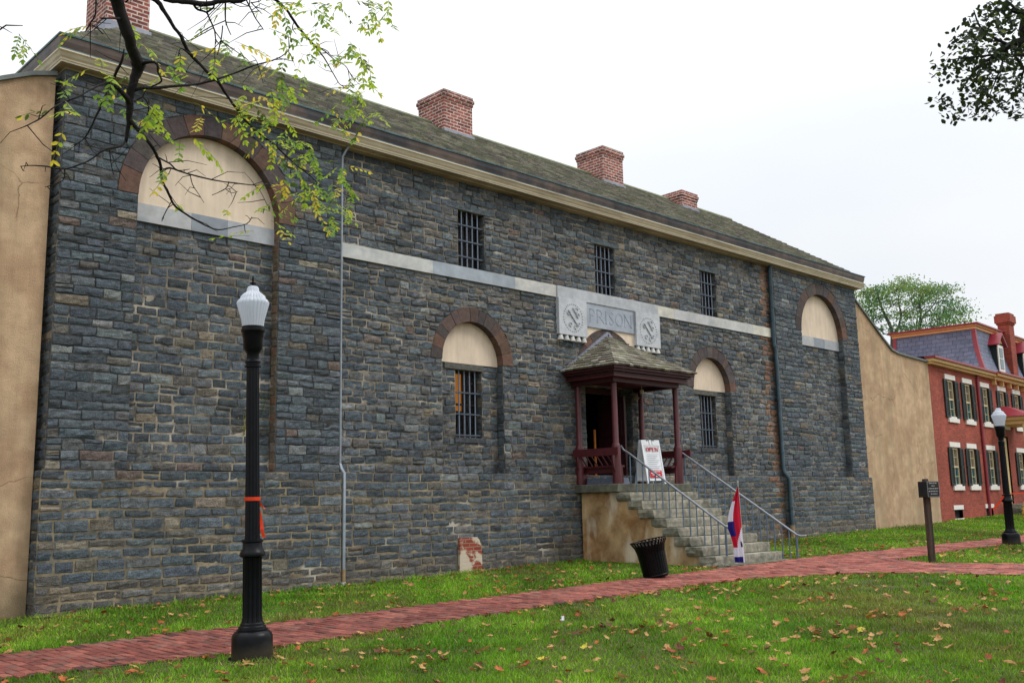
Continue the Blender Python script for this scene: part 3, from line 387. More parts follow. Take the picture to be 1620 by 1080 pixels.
# arch rings
def ring(c,Ro,n,cols):
    cx,zs,r=c; yf=(0 if c in big else YC)-.012; yb=yf+RD+.02; mb=MB()
    cuts=[PI*k/n for k in range(n+1)]
    cuts=[cuts[0]]+[t+random.uniform(-.2,.2)*PI/n for t in cuts[1:-1]]+[cuts[-1]]
    for a,b in zip(cuts,cuts[1:]):
        mb.col=jit(random.choice(cols),.18); e=.004/r; k=5
        pin=arcpts(cx,zs,r-.002,k,a+e,b-e); po=arcpts(cx,zs,Ro+random.uniform(-.012,.012),k,a+e,b-e)
        yy=yf+random.uniform(-.004,.006)
        A=[mb.V((x,yy,z)) for x,z in pin]; B=[mb.V((x,yy,z)) for x,z in po]; A2=[mb.V((x,yb,z)) for x,z in pin]; B2=[mb.V((x,yb,z)) for x,z in po]
        for i in range(k):
            mb.F((A[i+1],A[i],B[i],B[i+1])); mb.F((A[i],A[i+1],A2[i+1],A2[i])); mb.F((B[i+1],B[i],B2[i],B2[i+1]))
        mb.F((A[0],A2[0],B2[0],B[0])); mb.F((A[-1],B[-1],B2[-1],A2[-1]))
    return mb.build('arch_ring',M_BROWN,prison,attr=True)
BR=[s2l(c) for c in ((86,74,71),(78,69,68),(90,74,69),(74,67,68),(102,78,66),(84,77,75))]
for c in big: ring(c,RB-.0,13,BR)
for c in small+[door]: ring(c,RS,13,BR)
# plaster tympana and marble sills
for c in big+small+[door]:
    cx,zs,r=c; y=(0 if c in big else YC)+RD-.02; zb=(6.42 if c in big else 4.475)
    pts=[(cx-r+.003,zb),(cx+r-.003,zb)]+arcpts(cx,zs,r-.003)
    m=MB(); m.prism(pts,y-.01,y+.05); m.build('plaster_panel',M_PLAST,prison)
    if c in big:
        m=MB(); xs=[cx-r+.004,cx-r+.95,cx+.35,cx+r-.004]
        for i,(a,b) in enumerate(zip(xs,xs[1:])):
            m.col=[s2l((176,178,180)),s2l((138,146,156)),s2l((168,172,178))][i]; m.box(a+.002,b-.002,y-.03,y+.05,6.13,6.418)
        m.build('marble_sill',M_MARB,prison,attr=True)
    elif c is not door:
        m=MB(); m.col=s2l((104,104,98)); 
        m.box(cx-.62,cx+.42,y-.015,y+.04,4.352,4.47); m.build('window_lintel',M_STONE,prison,attr=True)
# marble band, blocks, name panel
m=MB(); x=XA+.02; xs=[x]
MC=[s2l(c) for c in ((196,196,192),(168,174,182),(184,186,188),(204,202,190),(156,166,176),(190,192,190))]
while x<XB-1.2: x+=random.uniform(1.5,2.3); xs.append(min(x,XB-.02))
if xs[-1]<XB-.03: xs.append(XB-.02)
for i,(a,b) in enumerate(zip(xs,xs[1:])):
    m.col=random.choice(MC)
    hi=.03 if 15.6<(a+b)/2<19.3 else 0
    m.box(a+.0015,b-.0015,YC-.045,YC+.03,6.15,6.41)
m.build('marble_band',M_MARB,prison,attr=True)
m=MB(); m.col=s2l((176,180,186)); m.box(15.63,19.22,YC-.07,YC-.046,6.152,6.412); m.build('marble_frieze',M_MARB,prison,attr=True)
for cx in (16.09,18.77):
    m=MB(); m.col=s2l((186,190,196)); m.box(cx-.46,cx+.46,YC-.10,YC+.03,5.33,6.149)
    blk=m.build('emblem_block',M_MARB,prison,attr=True)
    e=MB(); e.col=s2l((140,146,154)); Rr=.31
    yb=YC-.105; cz=5.73
    for k in range(30):
        t=2*PI*k/30; e.lathe([(.004,-.014),(.018,-.008),(.020,0),(.004,.010)],seg=6,M=Matrix.Translation((cx+Rr*math.cos(t),yb,cz+Rr*math.sin(t)))@Matrix.Rotation(PI/2,4,'X'))
    e.tube([(cx-.17,yb-.01,cz+.16),(cx+.13,yb-.01,cz-.17)],.014,6)
    e.tube([(cx-.02,yb-.01,cz+.22),(cx+.15,yb-.01,cz+.02)],.010,6)
    for (px,pz,rr) in ((-.15,.10,.05),(.10,.18,.055),(.15,.06,.05),(-.10,-.16,.045),(.07,-.2,.05),(.17,-.13,.035)):
        e.tube([(cx+px+rr*math.cos(t),yb-.008,cz+pz+rr*math.sin(t)) for t in [2*PI*k/12 for k in range(11)]],.009,5)
    e.build('emblem',mat('carved_relief',s2l((176,181,188)),.7,(9.,.2),None,(20.,.1,.003)),blk)
    g=MB(); g.col=s2l((196,196,192))
    for k in range(5):
        xx=cx-.38+k*.19; g.lathe([(.075,0),(.07,.03),(.045,.10),(.04,.12)],c=(xx,YC-.05,5.206),seg=12)
    g.build('guttae',M_MARB,blk,smooth=True,attr=True,auto=40)
m=MB(); m.col=s2l((158,166,178)); m.box(16.56,18.30,YC-.05,YC+.03,5.60,6.149); npan=m.build('name_panel',M_MARB,prison,attr=True)
def letters(word,x,z,h,y,wr=.62,th=.035,out=None,gapf=.28):
    """incised roman letters drawn with thick and thin strokes on the plane y (x right, z up)"""
    out=out or MB()
    G={'P':[('s',0,0,0,1),('c',0,.5,.5,.5)],'R':[('s',0,0,0,1),('c',0,.5,.5,.5),('d',.3,.5,.8,0)],'I':[('s',0,0,0,1)],'S':[('S',)],'O':[('O',)],
       'N':[('t',0,0,0,1),('d',0,1,.8,0),('t',.8,0,.8,1)],'E':[('s',0,0,0,1),('h',0,0,.6),('h',0,.5,.5),('h',0,1,.6)]}
    def bar(x0,z0,x1,z1,w):
        d=Vector((x1-x0,0,z1-z0)); n=Vector((-d.z,0,d.x)).normalized()*w/2
        P=[Vector((x0,0,z0))-n,Vector((x1,0,z1))-n,Vector((x1,0,z1))+n,Vector((x0,0,z0))+n]
        a=[out.V((p.x,y,p.z)) for p in P]; b=[out.V((p.x,y+.012,p.z)) for p in P]
        out.F(a); out.F(b[::-1])
        for k in range(4): out.F((a[k],b[k],b[(k+1)%4],a[(k+1)%4]))
    def curve(pts,ws):
        for (p,q,w) in zip(pts,pts[1:],ws): bar(p[0],p[1],q[0],q[1],w)
    for ch in word:
        W={'I':.12,'N':.8,'O':.85,'S':.6,'E':.62,'P':.6,'R':.8}[ch]*h*wr/.62
        k=h*wr/.62
        for g in G[ch]:
            if g[0] in 'st':
                w=th if g[0]=='s' else th*.5
                bar(x+g[1]*k,z,x+g[3]*k,z+h,w)
                for zz in (z,z+h): bar(x+g[1]*k-th*1.1,zz,x+g[1]*k+th*1.1,zz,th*.35)
            elif g[0]=='d': bar(x+g[1]*k,z+g[2]*h,x+g[3]*k,z+g[4]*h,th)
            elif g[0]=='h': bar(x,z+g[2]*h,x+g[3]*k,z+g[2]*h,th*.45)
            elif g[0]=='c':
                pts=[(x+.25*k+.28*k*math.cos(t),z+.75*h+.25*h*math.sin(t)) for t in [PI/2-PI*i/8 for i in range(9)]]
                pts=[(x,z+h)]+pts+[(x,z+.5*h)]; curve(pts,[th*.45]+[th*(.5+.6*math.sin(PI*(i+.5)/8)) for i in range(8)]+[th*.45])
            elif g[0]=='O':
                pts=[(x+.4*k+.42*k*math.cos(t),z+.5*h+.5*h*math.sin(t)) for t in [2*PI*i/16 for i in range(17)]]
                curve(pts,[th*(.45+.75*abs(math.cos(2*PI*(i+.5)/16))) for i in range(16)])
            elif g[0]=='S':
                pts=[(.52,.8),(.42,.97),(.25,1),(.08,.9),(.06,.72),(.2,.58),(.38,.45),(.52,.3),(.48,.1),(.3,0),(.12,.03),(.03,.2)]
                pts=[(x+a*k,z+b*h) for a,b in pts]; curve(pts,[th*.5,th*.5,th*.5,th*.7,th,th*1.1,th,th*.7,th*.5,th*.5,th*.5])
        x+=W+gapf*h
    return out
lt=letters('PRISON',16.72,5.73,.29,YC-.056,wr=.62,th=.028,gapf=.25)
lt.build('lettering',mat('incised_letter',s2l((153,161,174)),.8,(9.,.4),(2.,.3),None),npan)
m=MB(); m.prism([(16.56,5.2),(16.56,5.598),(18.31,5.598),(18.31,5.2)]+[(x,z) for x,z in arcpts(17.34,4.5,RS+.004,20,R_(41),R_(139))],YC-.012,YC+.02)
m.build('plaster_patch',M_PLAST,prison)
# ---- cornice, gutter
def loopU(t,z,back=BD):
    return [(X0-t*.8,back+t,z),(X0-t*.8,-t,z),(X1+t*1.15,-t,z),(X1+t*1.15,back+t,z)]
def sweep(mb,prof,m):
    rings=[[mb.V(p) for p in loopU(t,z)] for t,z in prof]
    for (a,b) in zip(rings,rings[1:]):
        for k in range(3): mb.F((a[k],a[k+1],b[k+1],b[k]),m)
        mb.F((a[3],a[0],b[0],b[3]),m)
m=MB()
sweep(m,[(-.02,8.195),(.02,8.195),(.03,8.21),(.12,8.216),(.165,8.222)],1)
sweep(m,[(.165,8.222),(.172,8.222),(.178,8.245),(.19,8.25)],2)
sweep(m,[(.19,8.25),(.195,8.275),(.215,8.30),(.24,8.345),(.262,8.365),(.262,8.385),(.10,8.387)],0)
m.box(XA+.02,XB-.02,.03,YC+.02,8.19,8.30,1)
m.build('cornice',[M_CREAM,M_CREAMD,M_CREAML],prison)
m=MB(); sweep(m,[(.10,8.40),(.20,8.415),(.212,8.425),(.235,8.51),(.245,8.60)],0); sweep(m,[(.20,8.405),(.222,8.408),(.222,8.420),(.20,8.422)],1); sweep(m,[(.245,8.60),(.262,8.602),(.268,8.625),(.25,8.635),(.10,8.63)],1)
m.build('gutter',[M_COPPER,M_LEAD],prison)
# ---- roof: shake courses on a hipped roof
RX0,RX1,RY,RZ=7.2,27.3,3.0,10.74; EY=-.18; EZ=8.60; EXL,EXR=4.83,29.66
roof=MB()
SC=[s2l(c) for c in ((148,147,138),(138,136,128),(158,156,144),(124,122,116),(146,146,126),(166,162,150),(134,129,125),(134,137,116))]
def slope(A,B,C2,D,exp=.16,wd=(.10,.26)):
    """A,B eave ends, D,C2 ridge ends; lays overlapping shakes"""
    A,B,C2,D=map(Vector,(A,B,C2,D)); n=(B-A).cross(D-A).normalized(); 
    if n.z<0: n=-n
    Ls=((D+C2)/2-(A+B)/2).length; rows=int(Ls/exp)
    for r in range(rows+1):
        t0=r/(rows+.0); t1=min(1,(r+1.25)/rows); t0=min(t0,1)
        a0=A.lerp(D,t0); b0=B.lerp(C2,t0); a1=A.lerp(D,t1); b1=B.lerp(C2,t1); W=(b0-a0).length
        if W<.05: break
        x=0
        while x<W:
            w=random.uniform(*wd); u0=x/W; u1=min(1,(x+w-.006)/W); 
            roof.col=jit(random.choice(SC),.13); h0=.032+random.uniform(0,.014); dr=random.uniform(-.02,.012)
            d=(a0-a1).normalized()*dr
            p=[a0.lerp(b0,u0)+n*h0-d*-1,a0.lerp(b0,u1)+n*h0-d*-1,a1.lerp(b1,u1)+n*.004,a1.lerp(b1,u0)+n*.004]
            i=[roof.V(q) for q in p]; j=[roof.V(q-n*.04) for q in p[:2]]
            roof.F(i); roof.F((j[0],j[1],i[1],i[0])); roof.F((j[0],i[0],i[3])); roof.F((j[1],i[2],i[1]))
            x+=w
BY=2*RY-EY
P_=dict(fl=(EXL,EY,EZ),fr=(EXR,EY,EZ),bl=(EXL,BY,EZ),br=(EXR,BY,EZ),rl=(RX0,RY,RZ),rr=(RX1,RY,RZ))
slope(P_['fl'],P_['fr'],P_['rr'],P_['rl']); slope(P_['bl'],P_['fl'],P_['rl'],P_['rl'],exp=.25,wd=(.25,.5)); slope(P_['fr'],P_['br'],P_['rr'],P_['rr'],exp=.25,wd=(.25,.5))
slope(P_['br'],P_['bl'],P_['rl'],P_['rr'],exp=.5,wd=(.5,1.2))
roof.tube([(P_['rl'][0],RY,RZ+.03),(P_['rr'][0],RY,RZ+.03)],.05,6)
roof.box(EXL,EXR,EY,BY,8.45,8.59)
roof_o=roof.build('shingle_roof',M_SHAKE,prison,attr=True)
for (x,w,dy,zt,y0) in ((6.50,.80,.96,11.62,2.5),(14.5,.90,.96,11.47,2.5),(20.27,.86,.96,11.47,2.5),(23.9,.78,.96,10.96,2.5)):
    m=MB(); m.box(x,x+w,y0,y0+dy,9.3,zt-.235); 
    m.box(x-.02,x+w+.02,y0-.02,y0+dy+.02,zt-.234,zt-.158); m.box(x-.042,x+w+.042,y0-.042,y0+dy+.042,zt-.157,zt-.08); m.box(x-.02,x+w+.02,y0-.02,y0+dy+.02,zt-.079,zt)
    ch=m.build('chimney',M_BRICKC,roof_o)
    m=MB(); zf=EZ+(y0-EY)*(RZ-EZ)/(RY-EY)
    m.box(x-.03,x+w+.03,y0-.05,y0+.3,zf-.25,zf+.07); m.build('flashing',M_FLASH,ch)
# ---- windows
def iron_window(w,h,nb,straps,depth,name_lit=None):
    m=MB(); t=.05
    m.box(-w/2,w/2,depth,depth+.06,0,t); m.box(-w/2,w/2,depth,depth+.06,h-t,h); m.box(-w/2,-w/2+t,depth,depth+.06,t,h-t); m.box(w/2-t,w/2,depth,depth+.06,t,h-t)
    m.box(-.02,.02,depth+.01,depth+.05,t,h-t); m.box(-w/2+t,w/2-t,depth+.012,depth+.048,h*.5-.02,h*.5+.02)
    fr=m.build('window',M_SHUT,prison,local=True)
    p=MB(); p.box(-w/2+t,w/2-t,depth+.022,depth+.030,t,h-t); p.build('pane',M_GLASS,fr,local=True)
    b=MB()
    for k in range(nb):
        x=-w/2+w*(k+1)/(nb+1); b.tube([(x,.06,.0),(x,.06,h)],.0145,8,0)
    for z in straps: b.box(-w/2,w/2,.038,.082,z-.014,z+.014,1)
    b.build('bars',[M_BAR,M_BARD],fr,local=True)
    return fr
def put(fr,x,y,z): fr.location=Vector((x,y,z))-org(prison)
f0=iron_window(WUW,WUZ[1]-WUZ[0],4,[.22,.55,.88],.15)
put(f0,WUP[0],YC,WUZ[0])
for w in WUP[1:]: put(copy_tree(f0,prison),w,YC,WUZ[0])
f1=iron_window(WLW,WLZ[1]-WLZ[0],4,[.05,.47,.90],.16)
put(f1,WLO[0],YC+RD,WLZ[0]); put(copy_tree(f1,prison),WLO[1],YC+RD,WLZ[0])
m=MB()
for w,(a,b) in [(w,WUZ) for w in WUP]:
    m=MB(); m.box(w-.35,w-.04,YC+.25,YC+.28,a+.01,b-.01); m.box(w+.04,w+.35,YC+.25,YC+.28,a+.01,b-.01); m.build('inner_shutter',M_SHUT,prison)
m=MB()
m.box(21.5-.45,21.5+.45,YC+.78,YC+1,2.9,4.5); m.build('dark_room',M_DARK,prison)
# rooms behind
pass
m=MB(); m.box(13.0,13.28,YC+RD+.235,YC+RD+.25,3.55,4.3);  m.build('lit_room',M_AMBER,prison,label='amber light inside the barred window')
bpy.data.objects['window']  # first window keeps its dark pane
# lintel slabs over upper windows, sills
for w in WUP:
    m=MB(); m.col=s2l((96,108,114)); 
    m.box(w-.5,w+.52,YC-.018,YC+.02,WUZ[1]+.006,WUZ[1]+.12); m.build('window_lintel',M_STONE,prison,attr=True)
for w in WLO:
    m=MB(); m.col=s2l((80,84,90)); m.box(w-.40,w+.42,YC+RD-.03,YC+RD+.02,WLZ[0]-.10,WLZ[0]-.005); m.build('window_sill',M_STONE,prison,attr=True)
# ---- door
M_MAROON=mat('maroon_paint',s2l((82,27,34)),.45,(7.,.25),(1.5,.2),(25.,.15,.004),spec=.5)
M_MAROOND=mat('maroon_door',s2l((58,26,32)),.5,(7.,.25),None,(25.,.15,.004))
m=MB(); y=YC+RD+.12
m.box(16.66,16.76,y,y+.12,2.05,4.26); m.box(17.92,18.02,y,y+.12,2.05,4.26); m.box(16.76,17.92,y,y+.12,4.14,4.26)
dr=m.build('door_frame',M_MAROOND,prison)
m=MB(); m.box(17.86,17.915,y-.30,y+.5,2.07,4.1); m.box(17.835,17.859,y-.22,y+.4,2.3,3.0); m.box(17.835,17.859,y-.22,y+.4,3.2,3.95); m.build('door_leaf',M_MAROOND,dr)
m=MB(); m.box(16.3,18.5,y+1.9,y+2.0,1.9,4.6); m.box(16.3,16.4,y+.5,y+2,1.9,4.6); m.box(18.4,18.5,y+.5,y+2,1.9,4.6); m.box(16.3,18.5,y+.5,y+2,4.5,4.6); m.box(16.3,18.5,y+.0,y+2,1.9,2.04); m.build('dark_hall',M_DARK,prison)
m=MB(); m.box(17.50,17.53,y+.30,y+.34,2.1,3.35); m.build('lit_gap',mat('amber_gap',s2l((170,110,60)),.8,(2.,.5),None,None,emit=(s2l((190,110,40)),.12)),dr)
# ---- downpipes
m=MB(); xx=9.955
m.tube([(xx+.10,-.10,8.30),(xx+.05,-.02,8.16),(xx,.05,8.02),(xx,.06,7.8),(xx,.06,2.4)],.024,8,0)
m.tube([(xx,.06,2.42),(xx,.02,2.34),(xx+.03,-.02,2.27),(xx+.03,-.02,.62)],.034,8,0); m.tube([(xx+.03,-.02,.63),(xx+.03,-.02,.38)],.038,8,1); m.tube([(xx+.03,-.02,.42),(xx+.03,-.02,.28)],.05,8,2)
for z in (7.2,5.7,4.2,2.9): m.box(xx-.04,xx+.04,.07,.12,z,z+.03,0)
m.box(xx-.03,xx+.09,-.0,.05,.60,.64,1); m.box(xx-.03,xx+.09,-.0,.05,1.5,1.54,0)
m.build('downpipe',[M_PIPE,M_PIPEB,M_WHITEP],prison,smooth=True,auto=40,label='thin pale grey downpipe')
m=MB(); xx=24.44
m.tube([(xx,-.05,8.26),(xx,.01,8.05),(xx,.02,5.9)],.062,12,0); m.tube([(xx,.02,5.92),(xx+.03,-.0,5.8),(xx+.03,0,2.5),(xx+.02,-.03,2.40),(xx+.08,-.13,2.22),(xx+.08,-.13,.95)],.058,12,0)
m.tube([(xx+.08,-.13,.96),(xx+.08,-.13,.52)],.062,12,1)
for z in (7.0,5.88,4.4,2.9,1.4): m.tube([(xx+(.03 if z<5.8 else 0)+(.05 if z<2 else 0),.01 if z>2.3 else -.13,z),(xx+(.03 if z<5.8 else 0)+(.05 if z<2 else 0),.01 if z>2.3 else -.13,z+.05)],.075,12,0)
m.build('downpipe',[M_PIPED,M_PIPEB],prison,smooth=True,auto=40,label='thick teal grey downpipe')
# whitewashed brick hatch in the plinth
hatch_mat=mat('whitewashed_brick',(0,0,0),.9,(9.,.2),None,(40.,.6,.008),brick=(.2,.072,.008,s2l((150,66,50)),s2l((128,56,46)),s2l((150,130,110))),stain=(s2l((192,180,160)),(2.6,2.6,3.4),.475,.53))
m=MB(); m.prism([(12.65,.25),(13.20,.25),(13.225,.5),(13.215,.85),(13.16,1.0),(13.10,1.06),(12.65,1.06)],YC-PP-.05,YC+.1)
m.build('brick_infill',hatch_mat,prison,label='patch of red brick with flaking whitewash low in the stone wall')
# ================================================================ boundary walls
M_STUC=mat('tan_stucco',s2l((198,170,138)),.95,(5.,.16),(.6,.14),(70.,.9,.016),streak=((5.,5.,.45),.16),foot=(s2l((120,108,84)),.15,.5),crack=(.55,s2l((120,98,76))),stain=(s2l((150,132,104)),(1.4,1.4,.35),.50,.78),col2=s2l((180,150,120)))
M_STUCD=mat('stained_stucco',s2l((188,158,116)),.95,(4.,.2),(1.2,.3),(50.,.8,.014),col2=s2l((146,108,70)),stain=(s2l((214,200,176)),(2.,2.,.7),.52,.68))
M_COPE=mat('grey_coping',s2l((112,118,118)),.85,(6.,.3),None,(40.,.4,.008))
def bwall(label,pts,name='boundary_wall'):
    t=thing(name,label,'wall',((pts[0][0]+pts[1][0])/2,.4,.4))
    b=MB(); b.prism(pts,.15,.62); b.build('wall_face',M_STUC,t)
    c=MB(); top=pts[2:]
    top=sorted(top)
    for (a,bb) in zip(top,top[1:]):
        d=Vector((bb[0]-a[0],0,bb[1]-a[1])); n=Vector((-d.z,0,d.x)).normalized()
        P=[(a[0],a[1]+.003),(bb[0],bb[1]+.003),(bb[0],bb[1]+.07),(a[0],a[1]+.07)]
        c.prism(P,.09,.68)
    c.build('coping',M_COPE,t); return t
prR=[(29.54,.2),(34.88,.2),(34.88,6.33),(33.4,6.38),(32.5,6.42),(32.05,6.50),(31.5,6.80),(30.83,7.22),(29.54,8.0)]
bwall('tan stucco wall with a sloping top between the stone prison and the red brick house',prR)
prL=[(-3,-.2),(4.91,-.2),(4.91,8.10),(4.57,8.0),(4.15,7.80),(3.4,7.35),(2.6,6.85),(2.0,6.5),(1.4,6.4),(-3,6.38)]
bwall('tan stucco wall butting against the left end of the stone prison',prL)
# ================================================================ stairs
M_STEP=mat('worn_granite',s2l((158,153,138)),.9,(12.,.35),(2.5,.3),(50.,.7,.01),col2=s2l((122,122,110)))
M_CAP=mat('mossy_cap_stone',s2l((112,112,98)),.9,(9.,.4),(2.,.3),(40.,.8,.014),col2=s2l((92,94,84)))
SX0,SX1=16.05,18.45; PZ=2.05; NR=8; RI=.18; TR=.285; PYF=-1.15
stairs=thing('entrance_stairs','grey stone stairs with stucco side and two blue-grey iron railings climbing to the porch','stairs',(17.2,-2.2,.42))
m=MB(); m.box(SX0-.05,17.2,PYF,0.05,PZ-.17,PZ,0); m.box(17.206,SX1+.22,PYF,0.05,PZ-.17,PZ-.002,0)
pf=m.build('landing_slab',M_CAP,stairs,bevel=.015)
def rough_block(x0,x1,y0,y1,z0,z1,seed=0):
    """stone tread: subdivided box with a rough left end and worn nose"""
    mb=MB(); nx,ny,nzz=14,3,3
    def pt(i,j,k):
        x=x0+(x1-x0)*i/nx; y=y0+(y1-y0)*j/ny; z=z0+(z1-z0)*k/nzz
        q=Vector((x*2.1,y*5,z*7+seed))
        if j==0: y+=.010*noise.noise(q*1.7)-(.0 if k<3 else -.012)
        if i==0: x+=.03*noise.noise(q*2.3)
        if k==3: z+=.005*noise.noise(q*2)
        if i in(0,) and k==0: x+=.03
        return (x,y,z)
    ids={}
    def g(i,j,k):
        if (i,j,k) not in ids: ids[(i,j,k)]=mb.V(pt(i,j,k))
        return ids[(i,j,k)]
    for i in range(nx):
        for j in range(ny): mb.F((g(i,j,3),g(i+1,j,3),g(i+1,j+1,3),g(i,j+1,3))); mb.F((g(i,j,0),g(i,j+1,0),g(i+1,j+1,0),g(i+1,j,0)))
        for k in range(nzz): mb.F((g(i,0,k),g(i+1,0,k),g(i+1,0,k+1),g(i,0,k+1)))
    for k in range(nzz):
        for j in range(ny): mb.F((g(0,j+1,k),g(0,j,k),g(0,j,k+1),g(0,j+1,k+1))); mb.F((g(nx,j,k),g(nx,j+1,k),g(nx,j+1,k+1),g(nx,j,k+1)))
    return mb
for s in range(1,NR+1):
    zt=PZ-.004-RI*s; y0=PYF-TR*s+.0
    mb=rough_block(SX0+.02+random.uniform(-.03,.03),SX1-.02*random.random(),y0,y0+TR+.10,zt-.172,zt,s*3.3)
    mb.build('step',M_STEP,stairs,bevel=.008)
# stucco side wall following the steps (left), plain right
M_CH=M_STUCD
m=MB()
pts=[(-.05,.25)]
prof=[(-.04,.25),(-.04,PZ-.175),(PYF+.03,PZ-.175)]
for s in range(1,NR+1):
    zt=PZ-RI*s-.18; y=PYF-TR*s+.03
    prof+=[(y+TR-.0,zt),(y+.02,zt)]
prof+=[(PYF-TR*NR+.05,.25)]
A=[Vector((y,z,0)) for y,z in prof]
for xx in (SX0+.06,SX1-.06):
    ids=[m.V((xx,p.x,p.y)) for p in A]
    for t in tessellate_polygon([A]): m.F([ids[k] for k in t])
n=len(prof)
for k in range(n-1):
    (ya,za),(yb,zb)=prof[k],prof[k+1]; m.poly([(SX0+.06,ya,za),(SX0+.06,yb,zb),(SX1-.06,yb,zb),(SX1-.06,ya,za)])
m.build('side_wall',M_CH,stairs)
# foot rocks at the bottom of the side wall
m=MB(); 
for (x,y,r) in ((16.02,-3.30,.10),(16.10,-3.45,.13),(16.3,-3.52,.10),(16.0,-3.0,.08)):
    M=Matrix.Translation((x,y,.42))@Matrix.Diagonal((1.4,.8,.7,1)); m.lathe([(r*.6,-.9*r),(r,-.2*r),(r*.9,.5*r),(r*.4,.85*r)],seg=9,M=M)
m.box(16.2,18.6,-3.70,-3.40,.30,.452)
m.build('foot_stones',M_CAP,stairs,bevel=.01)
M_RAIL=mat('blue_grey_iron',s2l((96,116,136)),.45,(15.,.25),None,(40.,.15,.002),metal=.25)
M_RAILT=mat('worn_handrail',s2l((140,146,156)),.35,(15.,.2),None,None,metal=.4)
def railing(x,xe,top_z,y_end,nb,label):
    h=MB(); y0=-.95; z0=top_z
    y1=y_end; sl=RI/TR; z1=z0-.08-(-(y1)-(-y0)-.05)*sl
    pts=[(x-.02,y0+.06,z0+.10),(x,y0,z0),(x,y0-.12,z0-.06),(x,y1,z1),(x,y1-.10,z1-.035),(x,y1-.22,z1-.02)]
    h.tube(pts,[.02,.022,.022,.022,.022,.02],8,0)
    hr=h.build('handrail',M_RAILT,stairs,smooth=True,label=label)
    for k in range(nb):
        y=y0-.16+(y1-y0+.16)*k/(nb-1); zt=z0-.06+(y-(y0-.12))*sl*(z0-.06-z1)/((y0-.12-y1)*sl) if y<y0-.12 else z0-.06
        s=max(0,math.ceil((PYF-y)/TR-1e-6)); s=min(s,NR+1); zb=PZ-RI*s-.01 if s<=NR else .40
        b=MB(); b.tube([(x,y,zb),(x,y,zt)],.0125 if k<nb-1 else .022,6,0); b.build('baluster',M_RAIL,hr)
railing(16.48,0,2.76,-3.40,15,'left blue-grey iron stair railing')
railing(18.43,0,2.78,-3.78,17,'right blue-grey iron stair railing')
# ================================================================ porch
porch=thing('entrance_porch','small maroon timber porch with mossy pyramid shake roof and built-in side benches','porch',(17.2,-.6,PZ))
ex0,ex1,ey,ez=15.72,18.62,-1.42,4.50; ap=(17.3,YC-.02,5.44); wy=YC-.02
roof=MB()
SC=[s2l(c) for c in ((140,136,122),(152,148,134),(128,124,108),(114,110,100),(136,134,112),(124,118,106),(158,154,140))]
slope((ex0,wy,ez),(ex0,ey,ez),ap,ap,exp=.145,wd=(.10,.24)); slope((ex0,ey,ez),(ex1,ey,ez),ap,ap,exp=.145,wd=(.10,.24)); slope((ex1,ey,ez),(ex1,wy,ez),ap,ap,exp=.145,wd=(.10,.24))
pr=roof.build('porch_roof',M_SHAKE,porch,attr=True)
m=MB()
M2=[Vector((ex0-.03,wy-.035,ez+.02)),Vector((ex0+.10,wy-.05,ez+.035)),Vector((ap[0],ap[1]-.05,ap[2]+.05)),Vector((ap[0]-.06,ap[1]-.03,ap[2]+.09))]
m.prism([(ex0-.03,ez+.0),(ex0+.16,ez+.03),(ap[0]+.03,ap[2]+.0),(ap[0]-.02,ap[2]+.10)],wy-.06,wy-.0)
m.prism([(ex1+.03,ez+.0),(ap[0]+.02,ap[2]+.10),(ap[0]-.03,ap[2]+.0),(ex1-.16,ez+.03)],wy-.06,wy-.0)
m.build('flashing',M_FLASH,pr)
m=MB()
def loop3(mb,x0,x1,y0,z0,z1,t):  # three-sided board
    mb.box(x0,x1,y0,y0+t,z0,z1); mb.box(x0,x0+t,y0+t,wy,z0,z1); mb.box(x1-t,x1,y0+t,wy,z0,z1)
loop3(m,ex0+.05,ex1-.05,ey+.05,ez-.06,ez-.002,.05); loop3(m,ex0+.10,ex1-.10,ey+.10,ez-.11,ez-.062,.05); loop3(m,ex0+.17,ex1-.17,ey+.17,ez-.20,ez-.112,.05)
loop3(m,ex0+.30,ex1-.30,ey+.30,ez-.31,ez-.202,.12)
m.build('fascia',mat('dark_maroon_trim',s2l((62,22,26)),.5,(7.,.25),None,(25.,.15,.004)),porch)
m=MB(); m.box(ex0+.14,ex1-.14,ey+.14,wy,ez-.215,ez-.20); m.build('ceiling',M_MAROON,porch)
PX0,PX1=16.17,18.33
for (x,y) in ((PX0,-1.0),(PX1,-1.0),(PX0-.03,-.0),(PX1,-.0)):
    m=MB(); z0,z1=PZ,ez-.205
    m.lathe([(.095,0),(.095,.78),(.085,.82),(.066,.86),(.062,z1-z0)],c=(x,y,z0),seg=4 if False else 12)
    m.build('porch_post',M_MAROON,porch,smooth=True,auto=35)
def bench(s):
    x=PX0-.16 if s<0 else PX1+.16
    m=MB(); d=-1 if s<0 else 1
    m.box(min(x,x+d*.05),max(x,x+d*.05),-1.22,.04,2.64,2.80)
    b=m.build('bench_back',M_MAROON,porch)
    for k in range(7):
        y=-.14-k*.145; q=MB(); q.tube([(x-d*.20,y,2.44),(x,y,2.66)],.017,6); q.build('spindle',M_MAROON,b)
    m=MB(); xs=sorted((x-d*.42,x-d*.16)); m.box(xs[0],xs[1],-1.0,.04,2.40,2.44); m.build('bench_seat',M_MAROON,porch)
    xa=x-d*.24
    m=MB(); m.box(min(xa,xa+d*.02)-.0,max(xa,xa+d*.02),-1.0,.04,2.28,2.40)
    for y in (-1.02,-.02):
        P=[(-.34,0),(-.12,0),(-.10,.18),(-.02,.35),(.02,.62),(-.06,.62),(-.30,.36)]
        P=[(x+d*px,2.06+pz) for px,pz in P]; m.prism(P,y-.02,y+.02)
    m.build('bench_bracket',M_MAROON,porch)
bench(-1); bench(1)
